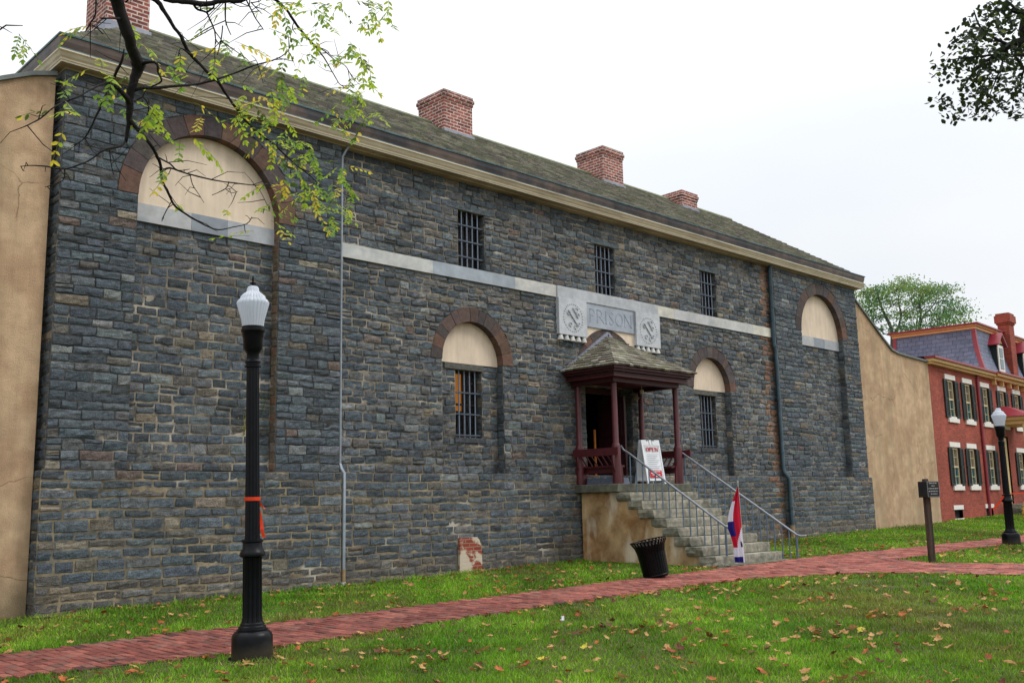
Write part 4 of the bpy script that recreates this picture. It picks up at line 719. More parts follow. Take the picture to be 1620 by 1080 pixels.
m=MB(); m.tube([(17.75,-.5,4.29),(17.75,-.5,4.18)],.008,6); m.lathe([(.02,0),(.045,.02),(.05,.08),(.03,.11)],c=(17.75,-.5,4.08),seg=12)
tag(m.build('hanging_lantern',mat('frosted_glass_lamp',s2l((170,165,150)),.4,(5.,.1),None,None),None),'small pale lantern hanging under the maroon porch ceiling','lantern')
m=MB(); m.tube([(17.98,.02,4.12),(17.95,-.10,4.16),(17.92,-.18,4.10)],.018,6); m.lathe([(.03,0),(.09,.06),(.05,.14),(.02,.16)],c=(17.92,-.18,3.96),seg=10)
tag(m.build('wall_lamp',mat('aged_brass',s2l((110,100,82)),.5,(5.,.2),None,None),None),'small bracket lamp on the right jamb of the porch doorway','lamp')
# folded grey mat on the landing
m=MB(); P=[]
n=14
top=[m.V((16.30+.0,-.95+.9*k/n,PZ+.14+.025*noise.noise(Vector((k*.6,1,2))))) for k in range(n+1)]
t2=[m.V((16.62,-.93+.88*k/n,PZ+.13+.03*noise.noise(Vector((k*.6,5,2))))) for k in range(n+1)]
b1=[m.V((16.28,-.96+.92*k/n,PZ+.002)) for k in range(n+1)]; b2=[m.V((16.64,-.96+.92*k/n,PZ+.002)) for k in range(n+1)]
for k in range(n):
    m.F((top[k],top[k+1],t2[k+1],t2[k])); m.F((b1[k],b1[k+1],top[k+1],top[k])); m.F((t2[k],t2[k+1],b2[k+1],b2[k]))
m.F((b1[0],top[0],t2[0],b2[0])); m.F((b1[n],b2[n],t2[n],top[n]))
tag(m.build('folded_mat',mat('grey_cloth',s2l((96,104,120)),.9,(20.,.3),None,(60.,.5,.01)),None),'folded blue-grey mat lying on the porch landing beside the door','mat')
# ================================================================ A-frame sign
M_SW=mat('white_plastic',s2l((226,230,234)),.4,(5.,.06),None,None)
sg=thing('sandwich_board','white folding A-frame board reading OPEN in red, standing on the porch landing','sign',(17.62,-.74,PZ),R_(-16))
def leaf(yb,yt,d):
    m=MB(); w=.245; H=.97
    def bar(x0,x1,z0,z1,t=.018):
        Y=lambda z: yb+(yt-yb)*z/H
        P=[(x0,Y(z0)-t,z0),(x1,Y(z0)-t,z0),(x1,Y(z0)+t,z0),(x0,Y(z0)+t,z0),(x0,Y(z1)-t,z1),(x1,Y(z1)-t,z1),(x1,Y(z1)+t,z1),(x0,Y(z1)+t,z1)]
        i=[m.V(p) for p in P]
        for q in ((0,3,2,1),(4,5,6,7),(0,1,5,4),(1,2,6,5),(2,3,7,6),(3,0,4,7)): m.F([i[k] for k in q])
    bar(-w,-w+.035,0,H); bar(w-.035,w,0,H); bar(-w+.035,w-.035,.07,.11); bar(-w+.035,-.11,H-.12,H); bar(.11,w-.035,H-.12,H); bar(-.11,-.05,H-.12,H-.03); bar(-.03,.03,H-.12,H-.0); bar(.05,.11,H-.12,H-.03); bar(-w+.035,w-.035,.11,H-.12,.008)
    return m
leaf(-.23,-.03,1).build('front_leaf',M_SW,sg,local=True)
leaf(.23,.03,1).build('back_leaf',M_SW,sg,local=True)
M_REDI=mat('red_ink',s2l((190,28,44)),.5,(5.,.1),None,None); M_GREYI=mat('grey_ink',s2l((158,164,178)),.6,(5.,.1),None,None)
Mt=Matrix.Translation((0,-.23-.030,0))@Matrix.Rotation(-math.atan2(.2,.97),4,'X')
t=MB(); letters('OPEN',-.148,.735,.082,0,wr=.62,th=.012,out=t,gapf=.3)
t.v=[tuple(Mt@Vector(p)) for p in t.v]; t.build('open_lettering',M_REDI,sg,local=True,label='red OPEN lettering')
t=MB(); 
for k in range(8): 
    z=.66-k*.045; t.box(-.16,.16-.04*(k%3),-.003,.002,z,z+.006,M=Mt)
t.box(-.2,.2,-.003,.002,.838,.843,M=Mt)
t.build('text_lines',M_GREYI,sg,local=True)
t=MB(); t.box(-.155,.165,-.003,.003,.14,.30,M=Mt); t.build('red_panel',M_REDI,sg,local=True)
t=MB()
for k,(a,b) in enumerate(((-.12,.13),(-.13,-.02),(-.10,.11),(-.04,.13))):
    z=.265-k*.035; t.box(a,b,-.006,-.0035,z,z+.014,M=Mt)
t.build('red_panel_text',M_SW,sg,local=True)
# ================================================================ trash can
M_BLK=mat('black_enamel',s2l((12,12,15)),.35,(9.,.3),None,(20.,.1,.002),spec=.14)
tx,ty=13.76,-3.80
tr=thing('litter_bin','black slatted steel litter bin with flared rim, leaning beside the brick path','litter bin',(tx,ty,gz(tx,ty)+.03))
tr.rotation_mode='AXIS_ANGLE'; tr.rotation_axis_angle=(R_(-11),.69,.71,0); tr.scale=(1,1,.84)
m=MB(); m.lathe([(.20,.0),(.20,.10),(.205,.45),(.22,.60),(.255,.66)],seg=32); m.build('liner',mat('bin_liner_black',s2l((12,12,14)),.6,(9.,.2),None,None),tr,local=True,smooth=True)
m=MB()
for k in range(30):
    a=2*PI*k/30
    prof=[(.215,.03),(.222,.3),(.232,.5),(.255,.62),(.31,.74)]
    w=.017
    for q,(r,z) in enumerate(prof[:-1]):
        r2,z2=prof[q+1]
        def pp(r,z,s): return (r*math.cos(a)-s*w*math.sin(a),r*math.sin(a)+s*w*math.cos(a),z)
        o=.008
        P=[pp(r,z,-1),pp(r,z,1),pp(r2,z2,1),pp(r2,z2,-1)]; Q=[pp(r+o,z,-1),pp(r+o,z,1),pp(r2+o,z2,1),pp(r2+o,z2,-1)]
        i=[m.V(p) for p in P]; j=[m.V(p) for p in Q]; m.F(j); m.F(i[::-1])
        for e in range(4): m.F((i[e],i[(e+1)%4],j[(e+1)%4],j[e]))
m.build('slats',M_BLK,tr,local=True)
m=MB(); 
for (r,z,t) in ((.312,.745,.012),(.222,.05,.012)):
    if z<.1: m.build('rim',M_BLK,tr,local=True); m=MB()
    m.tube([(r*math.cos(a),r*math.sin(a),z) for a in [2*PI*k/36 for k in range(37)]],t,6)
m.build('foot_ring',M_BLK,tr,local=True)
# ================================================================ flag
fx,fy=16.52,-3.74
fl=thing('open_flag','tall red, white and blue banner hanging limp on a thin pole beside the stairs','flag',(fx,fy,gz(fx,fy)))
m=MB(); m.tube([(.03,0,-.05),(-.05,0,1.58)],.011,8); m.tube([(-.05,0,1.58),(-.052,0,1.62)],.016,8); m.build('pole',mat('silver_pole',s2l((190,196,200)),.3,(5.,.05),None,None,metal=.7),fl,local=True)
m=MB(); nu,nv=16,40
def flagpt(u,v):  # u 0 at the pole, 1 at the free edge; v 0 top
    wd=.02+.30*min(1,(v/.55))*(.75+.25*math.sin(v*5+.6)); wd=wd if v<.9 else wd*(1-.15*(v-.9)/.1)
    q=-u*wd*1.15; x=-.05+.075*v+q*.717+.69*(-.03+.028*math.sin(u*14+v*3)*(.3+u)); y=-q*.696+.71*(-.03+.028*math.sin(u*14+v*3)*(.3+u)); z=1.52-1.44*v-.06*u*(1-v)
    return (x,y,z)
ids=[[m.V(flagpt(i/nu,j/nv)) for i in range(nu+1)] for j in range(nv+1)]
for j in range(nv):
    for i in range(nu):
        u=(i+.5)/nu; v=(j+.5)/nv
        k=0 # red
        edge=.62-.0*v
        if u>edge and .18<v<.46: k=1
        if u>edge-.1 and .46<=v<.66: k=2
        if v>.55:
            if u<1.15-(1.02-v)*2.4: k=1 
            if v>.93 and u>.10: k=2
        if v>.80 and u>.12 and v<=.93: k=1
        if .72<v<.80 and u<.28 and ((i+j)%5): k=3 if (.05<u<.25) else k
        m.F((ids[j][i],ids[j+1][i],ids[j+1][i+1],ids[j][i+1]),k)
m.build('banner_cloth',[mat('flag_red',s2l((196,24,56)),.7,(6.,.1),None,(300.,.2,.002),trans=.3),mat('flag_white',s2l((222,222,238)),.7,(6.,.05),None,(300.,.2,.002),trans=.3),mat('flag_blue',s2l((36,30,120)),.7,(6.,.1),None,(300.,.2,.002),trans=.3),mat('flag_letter',s2l((20,24,50)),.7,(6.,.1),None,None)],fl,local=True,smooth=True)
# ================================================================ street lamps
M_LAMP=mat('black_cast_iron',s2l((9,11,18)),.34,(14.,.45),(3.,.35),(25.,.35,.005),spec=.18,foot=(s2l((62,56,48)),.10,.16))
M_GLOBE=mat('prismatic_globe',s2l((206,213,223)),.2,(5.,.08),None,None,spec=.6,emit=((.9,.93,1),.10),trans=.45)
def lamp(label,loc,cut=0.,sc=1.):
    t=thing('street_lamp',label,'street lamp',loc,0,'black street lamps with white acorn globes')
    def b(prof,name,mt=M_LAMP,seg=32,fl=0,fd=.0,z=0.,parent=t,sm=True):
        m=MB(); m.lathe([(r*sc,(zz)) for r,zz in prof],seg=seg,flute=fl,fl=fd,c=(0,0,z)); return m.build(name,mt,parent,local=True,smooth=sm,auto=38)
    b([(.197,0),(.2,.02),(.197,.22),(.188,.25),(.165,.275),(.15,.28),(.15,.295),(.135,.30),(.132,.32),(.118,.33),(.115,.35),(.103,.36)],'base')
    m=MB()
    for k in range(4):
        a=PI/4+k*PI/2; m.lathe([(.016,0),(.016,.02),(.008,.026)],c=(.222*math.cos(a),.222*math.sin(a),.012),seg=6)
    m.lathe([(.25,-.1),(.25,.012)],seg=32); m.build('foot_plate',M_LAMP,t,local=True)
    b([(.105,.36),(.101,.38),(.096,.42),(.094,.97),(.098,.98)],'lower_shaft',fl=12,fd=.13,seg=96)
    b([(.10,.98),(.122,.99),(.126,1.01),(.118,1.035),(.098,1.06),(.094,1.12),(.106,1.13),(.106,1.15),(.078,1.16)],'collar')
    H=2.90-cut
    b([(.076,1.16),(.074,1.2),(.064,H)],'upper_shaft',fl=12,fd=.12,seg=96)
    z=H
    b([(.066,0),(.082,.005),(.082,.02),(.068,.03),(.068,.045),(.08,.05),(.08,.065),(.064,.08),(.062,.14),(.078,.17),(.095,.2),(.098,.30),(.105,.315),(.108,.36),(.12,.375),(.12,.395),(.112,.40),(.112,.425)],'capital',z=z)
    g=b([(.108,.425),(.118,.50),(.135,.56),(.150,.615),(.163,.66),(.165,.672),(.150,.70),(.130,.715),(.125,.74),(.10,.765),(.072,.785),(.062,.80),(.060,.825),(.048,.845),(.02,.855)],'globe',M_GLOBE,seg=96,z=z,fl=24,fd=.07)
    b([(.01,.85),(.012,.865),(.030,.875),(.032,.885),(.012,.895),(.009,.92),(.012,.93),(.004,.965)],'finial',z=z,seg=12)
    return t
L1=lamp('tall black fluted street lamp with white acorn globe and orange tape, nearest the camera',(5.13,-5.53,gz(5.13,-5.53)+.01),cut=.03); L1.rotation_mode='AXIS_ANGLE'; L1.rotation_axis_angle=(R_(-1.1),.69,.71,0)
L2=lamp('distant black street lamp with white globe before the red brick house',(24.55,-5.75,gz(24.4,-5.75)),cut=.58)
M_DIRT=mat('bare_soil',s2l((92,72,54)),.95,(14.,.4),(3.,.3),(30.,.9,.02))
m=MB(); m.lathe([(.33,0),(.31,.014),(.2,.016)],c=(5.13,-5.53,gz(5.13,-5.53)-.002),seg=28); m.lathe([(.34,0),(.3,.014)],c=(5.10,-5.48,gz(5.13,-5.53)-.003),seg=7)
tag(m.build('soil_patch',M_DIRT,None),'bare soil round the lamp base','soil',kind='structure')
M_TAPE=mat('orange_tape',s2l((240,70,30)),.5,(20.,.2),None,(80.,.4,.003),trans=.3)
gx,gy,gzz=5.13-.0215,-5.53+.021,gz(5.13,-5.53)
m=MB(); bz=1.54
pts=[.079]*2; m.lathe([(.079,bz),(.080,bz+.012),(.079,bz+.038)],c=(gx,gy,gzz),seg=24,cap=False)
def strip(mb,pts,w):
    ids=[]
    for i,(p,ww) in enumerate(zip(pts,w)):
        p=Vector(p); ids.append((mb.V(p-ww),mb.V(p+ww)))
    for a,b in zip(ids,ids[1:]): mb.F((a[0],a[1],b[1],b[0]))
Rv=Vector((.717,-.696,0))
def rp(a,b,z): return Vector((gx,gy,gzz))+Rv*a+Vector((-.69,-.717,0))*b+Vector((0,0,z))
strip(m,[rp(.02,-.06,1.53),rp(.085,-.02,1.50),rp(.11,.0,1.475),rp(.13,.0,1.46)],[Vector((0,0,.01)),Vector((0,0,.016)),Vector((0,.01,.012)),Vector((0,.01,.005))])
strip(m,[rp(.02,-.07,1.53),rp(.06,-.06,1.42),rp(.085,-.03,1.34),rp(.10,-.0,1.26),rp(.12,.0,1.18)],[Rv*.012,Rv*.014,Rv*.016,Rv*.018,Rv*.016])
tag(m.build('orange_tape',M_TAPE,None),'bright orange tape tied round the nearest black lamp post with loose ends hanging','tape')
m=MB(); gx,gy,gzz=24.55,-5.75,gz(24.4,-5.75)
strip(m,[rp(-.35,-.0,.82),rp(-.2,-.02,.95),rp(-.07,.05,1.14)],[Vector((0,0,.03))]*3); strip(m,[rp(.05,.08,1.17),rp(.5,.0,1.18)],[Vector((0,0,.012))]*2)
tag(m.build('orange_tape',M_TAPE,None),'orange tape stretched from the distant lamp post before the red house','tape')
# ================================================================ signpost
sx,sy=19.02,-6.26
sp=thing('signpost','dark wooden post with a small black lettered plaque on the grass tip between two paths','signpost',(sx,sy,gz(sx,sy)),R_(-30))
M_POST=mat('dark_weathered_wood',s2l((78,64,54)),.85,(10.,.35),None,(30.,.5,.006),stain=(s2l((44,40,38)),(20.,20.,1.),.45,.6))
m=MB(); m.box(-.05,.05,-.045,.045,-.1,1.50); m.prism([(-.05,1.50),(.05,1.50),(.03,1.57),(-.03,1.57)],-.045,.045); m.build('post',M_POST,sp,local=True)
m=MB(); m.box(-.12,.15,-.20,-.056,1.22,1.52); m.box(-.12,-.06,-.056,.07,1.22,1.52) ; pq=m.build('plaque',mat('black_plaque',s2l((34,36,38)),.4,(5.,.2),None,None),sp,local=True,bevel=.006)
m=MB()
for k,(a,b) in enumerate(((-.07,.10),(-.02,.05),(-.09,.12),(-.09,.11),(-.05,.09))):
    z=1.475-k*.05; 
    x=a
    while x<b: w=random.uniform(.02,.045); m.box(x,min(b,x+w),-.204,-.2005,z,z+.018); x+=w+.012
for q in ((-.115,.145,1.228,1.233),(-.115,.145,1.507,1.512),(-.115,-.110,1.233,1.507),(.14,.145,1.233,1.507)): m.box(q[0],q[1],-.204,-.2005,q[2],q[3])
m.build('plaque_lettering',mat('pale_lettering',s2l((150,156,156)),.5,(5.,.1),None,None),pq,local=True)
# ================================================================ things at the right edge
gx,gy=24.75,-6.0; g0=gz(gx,gy)
wh=thing('gear_wheel','golden toothed wheel with spokes standing by the distant lamp post','decoration',(gx+.02,gy-.18,g0),R_(44.3-90+27))
m=MB()
Rr=.27; cz=.72
def wp(a,r,y=0): return (r*math.cos(a),y,cz+r*math.sin(a))
m.tube([wp(2*PI*k/32,Rr) for k in range(33)],.03,6); m.tube([wp(2*PI*k/16,.06) for k in range(17)],.03,6)
for k in range(8): m.tube([wp(2*PI*k/8,.05),wp(2*PI*k/8,Rr)],.016,6)
for k in range(22): m.tube([wp(2*PI*k/22,Rr),wp(2*PI*k/22,Rr+.055)],.02,5)
m.build('wheel',mat('gold_paint',s2l((176,140,60)),.45,(9.,.3),None,(30.,.3,.004),metal=.2),wh,local=True)
m=MB(); m.tube([(0,.03,0),(0,.03,cz)],.02,6); m.tube([(-.2,.03,.01),(.2,.03,.01)],.02,6); m.build('stand',M_BLK,wh,local=True)
bd=thing('yellow_board','tall pale yellow board behind the golden wheel at the photo\'s right edge','board',(gx+.16,gy-.05,g0),R_(-18))
m=MB(); m.box(-.02,.5,-.02,.02,.62,1.16); m.build('panel',mat('pale_yellow_paint',s2l((206,172,104)),.7,(6.,.25),(1.5,.2),(40.,.4,.005)),bd,local=True); m=MB(); m.box(.02,.06,.021,.06,0,1.1); m.box(.42,.46,.021,.06,0,1.1); m.build('leg',M_POST,bd,local=True)
bl=thing('black_board','small black sign in a grey frame leaning at the foot of the distant lamp post','sign',(gx+.05,gy-.36,g0),R_(-30))
m=MB(); M_=Matrix.Rotation(R_(-18),4,'X'); m.box(0,.6,-.01,.01,.03,.36,M=M_); m.build('board_face',M_BLK,bl,local=True)
m=MB(); 
for q in ((0,.6,.0,.03),(0,.6,.36,.39),(-.03,0,0,.39),(.6,.63,0,.39)): m.box(q[0],q[1],-.018,.018,q[2],q[3],M=M_)
m.build('board_frame',mat('grey_wood_frame',s2l((96,98,104)),.7,(6.,.25),None,None),bl,local=True)
# ================================================================ RED BRICK HOUSE (local frame: x along the front, y to the back)
M_RB=mat('red_brick',(0,0,0),.85,(10.,.28),(.6,.35),(40.,.5,.006),brick=(.2,.068,.007,s2l((170,76,58)),s2l((138,58,46)),s2l((140,96,82))))
M_WT=mat('white_painted_stone',s2l((226,222,216)),.6,(6.,.1),None,(30.,.2,.004))
M_CRH=mat('house_cream_trim',s2l((214,176,118)),.6,(5.,.12),None,None)
M_SLATE=mat('slate_tiles',(0,0,0),.6,(8.,.25),(1.5,.2),(20.,.3,.005),brick=(.34,.17,.008,s2l((116,124,146)),s2l((98,106,130)),s2l((60,66,84))))
M_MR=mat('maroon_metal',s2l((142,40,54)),.4,(5.,.2),None,None,spec=.5)
M_GSH=mat('dark_green_shutter',s2l((24,38,38)),.55,(9.,.25),None,None)
M_SASH=mat('cream_sash',s2l((196,184,150)),.6,(9.,.1),None,None)
M_GL2=mat('teal_window_glass',s2l((30,80,92)),.08,(2.,.3),None,None,spec=.7)
M_GL3=mat('curtained_glass',s2l((112,98,84)),.2,(5.,.35),None,None,spec=.7)
M_DOORC=mat('cream_door',s2l((214,190,136)),.6,(5.,.12),None,None)
hs=thing('brick_house','red brick house with slate mansard roof, dark shuttered windows, dormers and a tall chimney','building',(34.9,.15,0),R_(3.4))
def hb(m,name,mt,parent=hs,**k): return m.build(name,mt,parent,local=True,**k)
SM=6.35; SE=22
UP=[2.05,3.9,5.95,8.1,10.1,13.6,15.6,17.6]; LO=[1.92,3.72,5.95,9.85,13.6,15.6,17.6]
UZ=(4.45,5.86); LZ=(2.0,3.38); WW=.76
m=MB()
sheet(m,[(0,-.2),(SE,-.2),(SE,6.42),(0,6.42)],[[(s-WW/2,a),(s+WW/2,a),(s+WW/2,b),(s-WW/2,b)] for S,(a,b) in ((UP,UZ),(LO,LZ)) for s in S]+[[(s-.42,.86),(s+.42,.86),(s+.42,1.16),(s-.42,1.16)] for s in (1.75,5.2)]+[[(7.25,1.30),(8.35,1.30),(8.35,4.0),(7.25,4.0)]],0,0)
m.poly([(0,4.6,-.2),(0,0,-.2),(0,0,6.42),(0,4.6,6.42)]); m.poly([(SE,0,-.2),(SE,4.6,-.2),(SE,4.6,6.42),(SE,0,6.42)]); m.poly([(SE,4.6,-.2),(0,4.6,-.2),(0,4.6,6.42),(SE,4.6,6.42)])
hb(m,'wall',M_RB)
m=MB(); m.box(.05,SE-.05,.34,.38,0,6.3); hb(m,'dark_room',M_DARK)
def hwin(h):
    m=MB(); w=WW; t=.06
    m.box(-w/2,w/2,.03,.09,0,t); m.box(-w/2,w/2,.03,.09,h-t,h); m.box(-w/2,-w/2+t,.03,.09,t,h-t); m.box(w/2-t,w/2,.03,.09,t,h-t); m.box(-w/2+t,w/2-t,.03,.08,h/2-.03,h/2+.03)
    for z in (h*.25,h*.75): m.box(-w/2+t,w/2-t,.045,.065,z-.01,z+.01)
    m.box(-.01,.01,.045,.065,t,h-t)
    f=hb(m,'window',M_SASH)
    m=MB(); m.box(-w/2+t,w/2-t,.066,.074,t,h/2-.03,0); m.box(-w/2+t,w/2-t,.066,.074,h/2+.03,h-t,1); m.build('pane',[M_GL2,M_GL3],f,local=True)
    m=MB(); m.box(-.54,.54,-.03,.08,h+.02,h+.20); m.build('lintel',M_WT,f,local=True)
    m=MB(); m.box(-.54,.54,-.06,.08,-.15,-.0); m.box(-.3,.3,-.05,.08,.001,.06); m.build('sill',M_WT,f,local=True)
    for s in (-1,1):
        m=MB(); a,b=sorted((s*(w/2+.01),s*(w/2+.37)))
        m.box(a,b,-.055,-.012,.02,.09); m.box(a,b,-.055,-.012,h-.07,h); m.box(a,b,-.055,-.012,h*.5-.03,h*.5+.03); m.box(a,a+.05,-.055,-.012,.09,h-.07); m.box(b-.05,b,-.055,-.012,.09,h-.07)
        z=.10
        while z<h-.09: m.box(a+.05,b-.05,-.045,-.02,z,z+.03); z+=.045
        m.box(a+.05,b-.05,-.02,-.014,.09,h-.07)
        m.build('shutter',M_GSH,f,local=True)
    return f
def putw(f,s,z): f.location=(s,0,z)
for S,(a,b) in ((UP,UZ),(LO,LZ)):
    f=hwin(b-a)
    for i,s in enumerate(S): putw(f if i==0 else copy_tree(f,hs),s,a)
for s in (1.75,5.2):
    m=MB(); m.box(s-.5,s+.5,-.02,.05,1.165,1.32); m.box(s-.5,s+.5,-.03,.05,.80,.855); q=hb(m,'cellar_lintel',M_WT)
    m=MB(); m.box(s-.42,s+.42,.12,.16,.86,1.16); hb(m,'cellar_dark_back',M_DARK)  # near-black slab, its colour stands in for the unlit cellar behind the opening
# cornice and maroon gutter
m=MB(); m.box(-.1,SM+.4,-.16,.02,6.28,6.36,0); m.box(-.14,SM+.42,-.26,.02,6.362,6.47,0); m.box(-.18,SM+.44,-.34,.05,6.472,6.54,1)
m.box(SM+.41,SE,-.20,.02,6.26,6.38,0); m.box(SM+.43,SE,-.36,.02,6.382,6.49,0); m.box(SM+.45,SE,-.44,.05,6.492,6.56,1)
hb(m,'cornice',[M_CRH,M_MR])
for k in range(12):
    s=SM+.6+k*1.0; m=MB(); m.prism([(0,0)]*0 or [(s,6.05),(s+.1,6.05),(s+.1,6.258),(s,6.258)],-.16,.0); hb(m,'bracket',M_CRH)
m=MB(); m.poly([(-.1,0,6.55),(SM+.2,0,6.55),(SM+.2,4.6,6.9),(-.1,4.6,6.9)]); hb(m,'low_roof',M_MR)
# mansard
def mans(t):  # concave profile: inset and height for t in 0..1
    return .38*(1-(1-t)**2.0)+.0, 6.56+t*1.85
n=8; m=MB(); D=4.1
for k in range(n):
    i0,z0=mans(k/n); i1,z1=mans((k+1)/n)
    m.poly([(SM+i0,i0,z0),(SE,i0,z0),(SE,i1,z1),(SM+i1,i1,z1)],0)
    m.poly([(SM+i0,D-i0,z0),(SM+i0,i0,z0),(SM+i1,i1,z1),(SM+i1,D-i1,z1)],0)
    m.poly([(SE,D-i0,z0),(SM+i0,D-i0,z0),(SM+i1,D-i1,z1),(SE,D-i1,z1)],0)
i1,z1=mans(1); m.poly([(SM+i1,i1,z1),(SE,i1,z1),(SE,D-i1,z1),(SM+i1,D-i1,z1)],0)
mr=hb(m,'mansard_roof',M_SLATE)
m=MB()
for y0,sg_ in ((0,1),(D,-1)):
    for k in range(n):
        i0,z0=mans(k/n); i1,z1=mans((k+1)/n); w=.13
        for (ax,ay) in (((0,0),(w,0)),((0,0),(0,w))): pass
        a=(SM+i0,y0+sg_*i0,z0); b=(SM+i1,y0+sg_*i1,z1); o=.03
        m.poly([(a[0]-o,a[1]-sg_*o,a[2]),(a[0]+w,a[1]-sg_*o,a[2]),(b[0]+w,b[1]-sg_*o,b[2]),(b[0]-o,b[1]-sg_*o,b[2])])
        m.poly([(a[0]-o,a[1]-sg_*o,a[2]),(b[0]-o,b[1]-sg_*o,b[2]),(b[0]-o,b[1]+sg_*w,b[2]),(a[0]-o,a[1]+sg_*w,a[2])])
m.build('hip_strip',M_MR,mr,local=True)
m=MB(); i1,z1=mans(1); m.box(SM+i1-.05,SE,i1-.05,D-i1+.05,z1-.01,z1+.10,0); m.box(SM+i1-.12,SE,i1-.12,D-i1+.12,z1+.101,z1+.17,0); m.box(SM+i1-.20,SE,i1-.20,D-i1+.20,z1+.171,z1+.23,1)
m.poly([(SM+i1-.2,i1-.2,z1+.232),(SE,i1-.2,z1+.232),(SE,D/2,z1+.42),(SM+2,D/2,z1+.42)],1); m.poly([(SM+i1-.2,D-i1+.2,z1+.232),(SM+i1-.2,i1-.2,z1+.232),(SM+2,D/2,z1+.42)],1)
m.build('top_cornice',[mat('orange_cream_trim',s2l((222,168,112)),.6,(5.,.1),None,None),M_MR],mr,local=True)
# dormers
def dormer(s):
    m=MB(); w=.42; m.box(s-w,s+w,.06,1.0,6.72,7.95); d=m.build('dormer',M_GSH,mr,local=True)
    m=MB(); m.box(s-.36,s+.36,.02,.059,6.74,7.86); m.build('dormer_frame',M_WT,d,local=True)
    m=MB(); m.box(s-.22,s+.22,.005,.019,6.85,7.28); m.box(s-.22,s+.22,.005,.019,7.34,7.74); m.build('dormer_pane',M_GL2,d,local=True)
    m=MB(); m.prism([(s-.40,7.951),(s+.40,7.951),(s,8.30)],.04,1.0); m.build('gable',M_CRH,d,local=True)
    m=MB(); m.prism([(s-.60,7.86),(s-.56,7.82),(s,8.31),(s+.56,7.82),(s+.60,7.86),(s,8.40)],-.10,1.0); m.build('dormer_roof',M_MR,d,local=True)
for s in (8.7,12.3,16): dormer(s)
m=MB(); m.box(10.10,10.78,-.02,.45,6.5,8.95); m.box(10.06,10.82,-.06,.49,8.951,9.03); m.box(10.01,10.87,-.11,.54,9.031,9.35); m.box(10.06,10.82,-.06,.49,9.351,9.45); m.build('chimney',M_RB,hs,local=True)
m=MB(); m.tube([(5.02,-.12,6.4),(5.02,-.06,6.1),(5.02,-.06,.9)],.055,8); hb(m,'downpipe',M_MR)
# entrance
m=MB(); m.box(7.3,7.55,.05,.12,1.3,3.95); m.box(8.05,8.3,.05,.12,1.3,3.95); m.box(7.55,8.05,.05,.12,3.55,3.95); m.box(7.56,8.04,.10,.16,1.3,3.54); hb(m,'door',M_DOORC)
m=MB(); m.box(6.9,9.3,-1.15,0,4.42,4.58,0); m.box(6.8,9.4,-1.25,0,4.581,4.72,0)
P=[(6.7,-1.35,4.725),(9.5,-1.35,4.725),(9.5,0,4.725),(6.7,0,4.725),(7.6,-.3,5.2),(8.6,-.3,5.2),(8.6,0,5.2),(7.6,0,5.2)]
i=[m.V(p) for p in P]
for q in ((0,1,5,4),(1,2,6,5),(3,0,4,7),(4,5,6,7),(0,3,2,1)): m.F([i[k] for k in q],1)
hb(m,'porch_hood',[M_CRH,M_MR])
for s in (7.0,9.2):
    m=MB(); m.box(s-.06,s+.06,-1.12,-1.0,1.28,4.418); hb(m,'porch_column',M_DOORC)
m=MB()
for k in range(4): m.box(7.0,9.0,-1.2-.3*k,-.0,.6,1.28-.16*k-.003*k)
hb(m,'doorstep',M_STEP)
for s in (7.05,8.95):
    m=MB(); m.tube([(s,-.95,1.3),(s,-1.05,2.02),(s,-1.2,2.06),(s,-2.15,1.45),(s,-2.3,1.42),(s,-2.25,1.36)],.035,8); hb(m,'handrail',M_WT)
# ================================================================ GROUND
xs=sorted(set([-400,-150,-60,-25]+list(np.arange(-8,50,.8).round(2))+[60,90,160,400])); ys=sorted(set([-400,-150,-60,-35]+list(np.arange(-18,14,.8).round(2))+[20,40,90,200,400]))
M_DIRT2=mat('wall_foot_soil',s2l((104,94,74)),.95,(14.,.5),(3.,.3),(40.,.9,.02))
M_GR=mat('lawn_soil',s2l((84,92,44)),.95,(9.,.5),(.9,.35),(40.,.9,.03),col2=s2l((88,84,44)))
m=MB(); idx={}
for i,x in enumerate(xs):
    for j,y in enumerate(ys):
        z=gz(x,y)+.012*noise.noise(Vector((x*.5,y*.5,3)))
        idx[i,j]=m.V((x,y,z))
for i in range(len(xs)-1):
    for j in range(len(ys)-1): m.F((idx[i,j],idx[i+1,j],idx[i+1,j+1],idx[i,j+1]))
g=m.build('ground',M_GR,None,smooth=True); tag(g,'lawn in front of the stone prison',None,kind='structure')
# paths
MAIN=[(-10,-3.25),(3.62,-3.15),(4.8,-3.15),(6.2,-3.3),(7.5,-3.5),(11.8,-3.62),(15.5,-3.72),(18.6,-3.80),(21,-4.1),(22.7,-4.35),(25.2,-4.6),(28.6,-4.9),(34,-5.4),(48,-6.6),(48,-8.0),(34,-6.7),(24.8,-5.72),(22.8,-5.5),(20.7,-5.5),(19.15,-5.5),(18.95,-5.8),(18.72,-6.45),(19.05,-7.2),(19.4,-7.9),(20.4,-10),(21.5,-13),(22.6,-18),(20.4,-18),(19.0,-13),(17.9,-10),(17.25,-8.5),(16.85,-7.2),(16.4,-6.33),(15.5,-5.72),(14.6,-5.28),(13.3,-5.03),(10,-4.97),(7,-5.0),(5.13,-5.02),(4.2,-4.8),(3.1,-4.6),(-10,-4.5)]
def inpoly(X,Y,P):
    X=np.asarray(X);Y=np.asarray(Y); c=np.zeros(X.shape,bool); n=len(P)
    for i in range(n):
        x1,y1=P[i]; x2,y2=P[(i+1)%n]
        k=((y1>Y)!=(y2>Y)); 
        with np.errstate(divide='ignore',invalid='ignore'): xx=(x2-x1)*(Y-y1)/(y2-y1+1e-12)+x1
        c^=(k&(X<xx))
    return c
PB=MAIN
m=MB(); L=[Vector((x,y,0)) for x,y in PB]
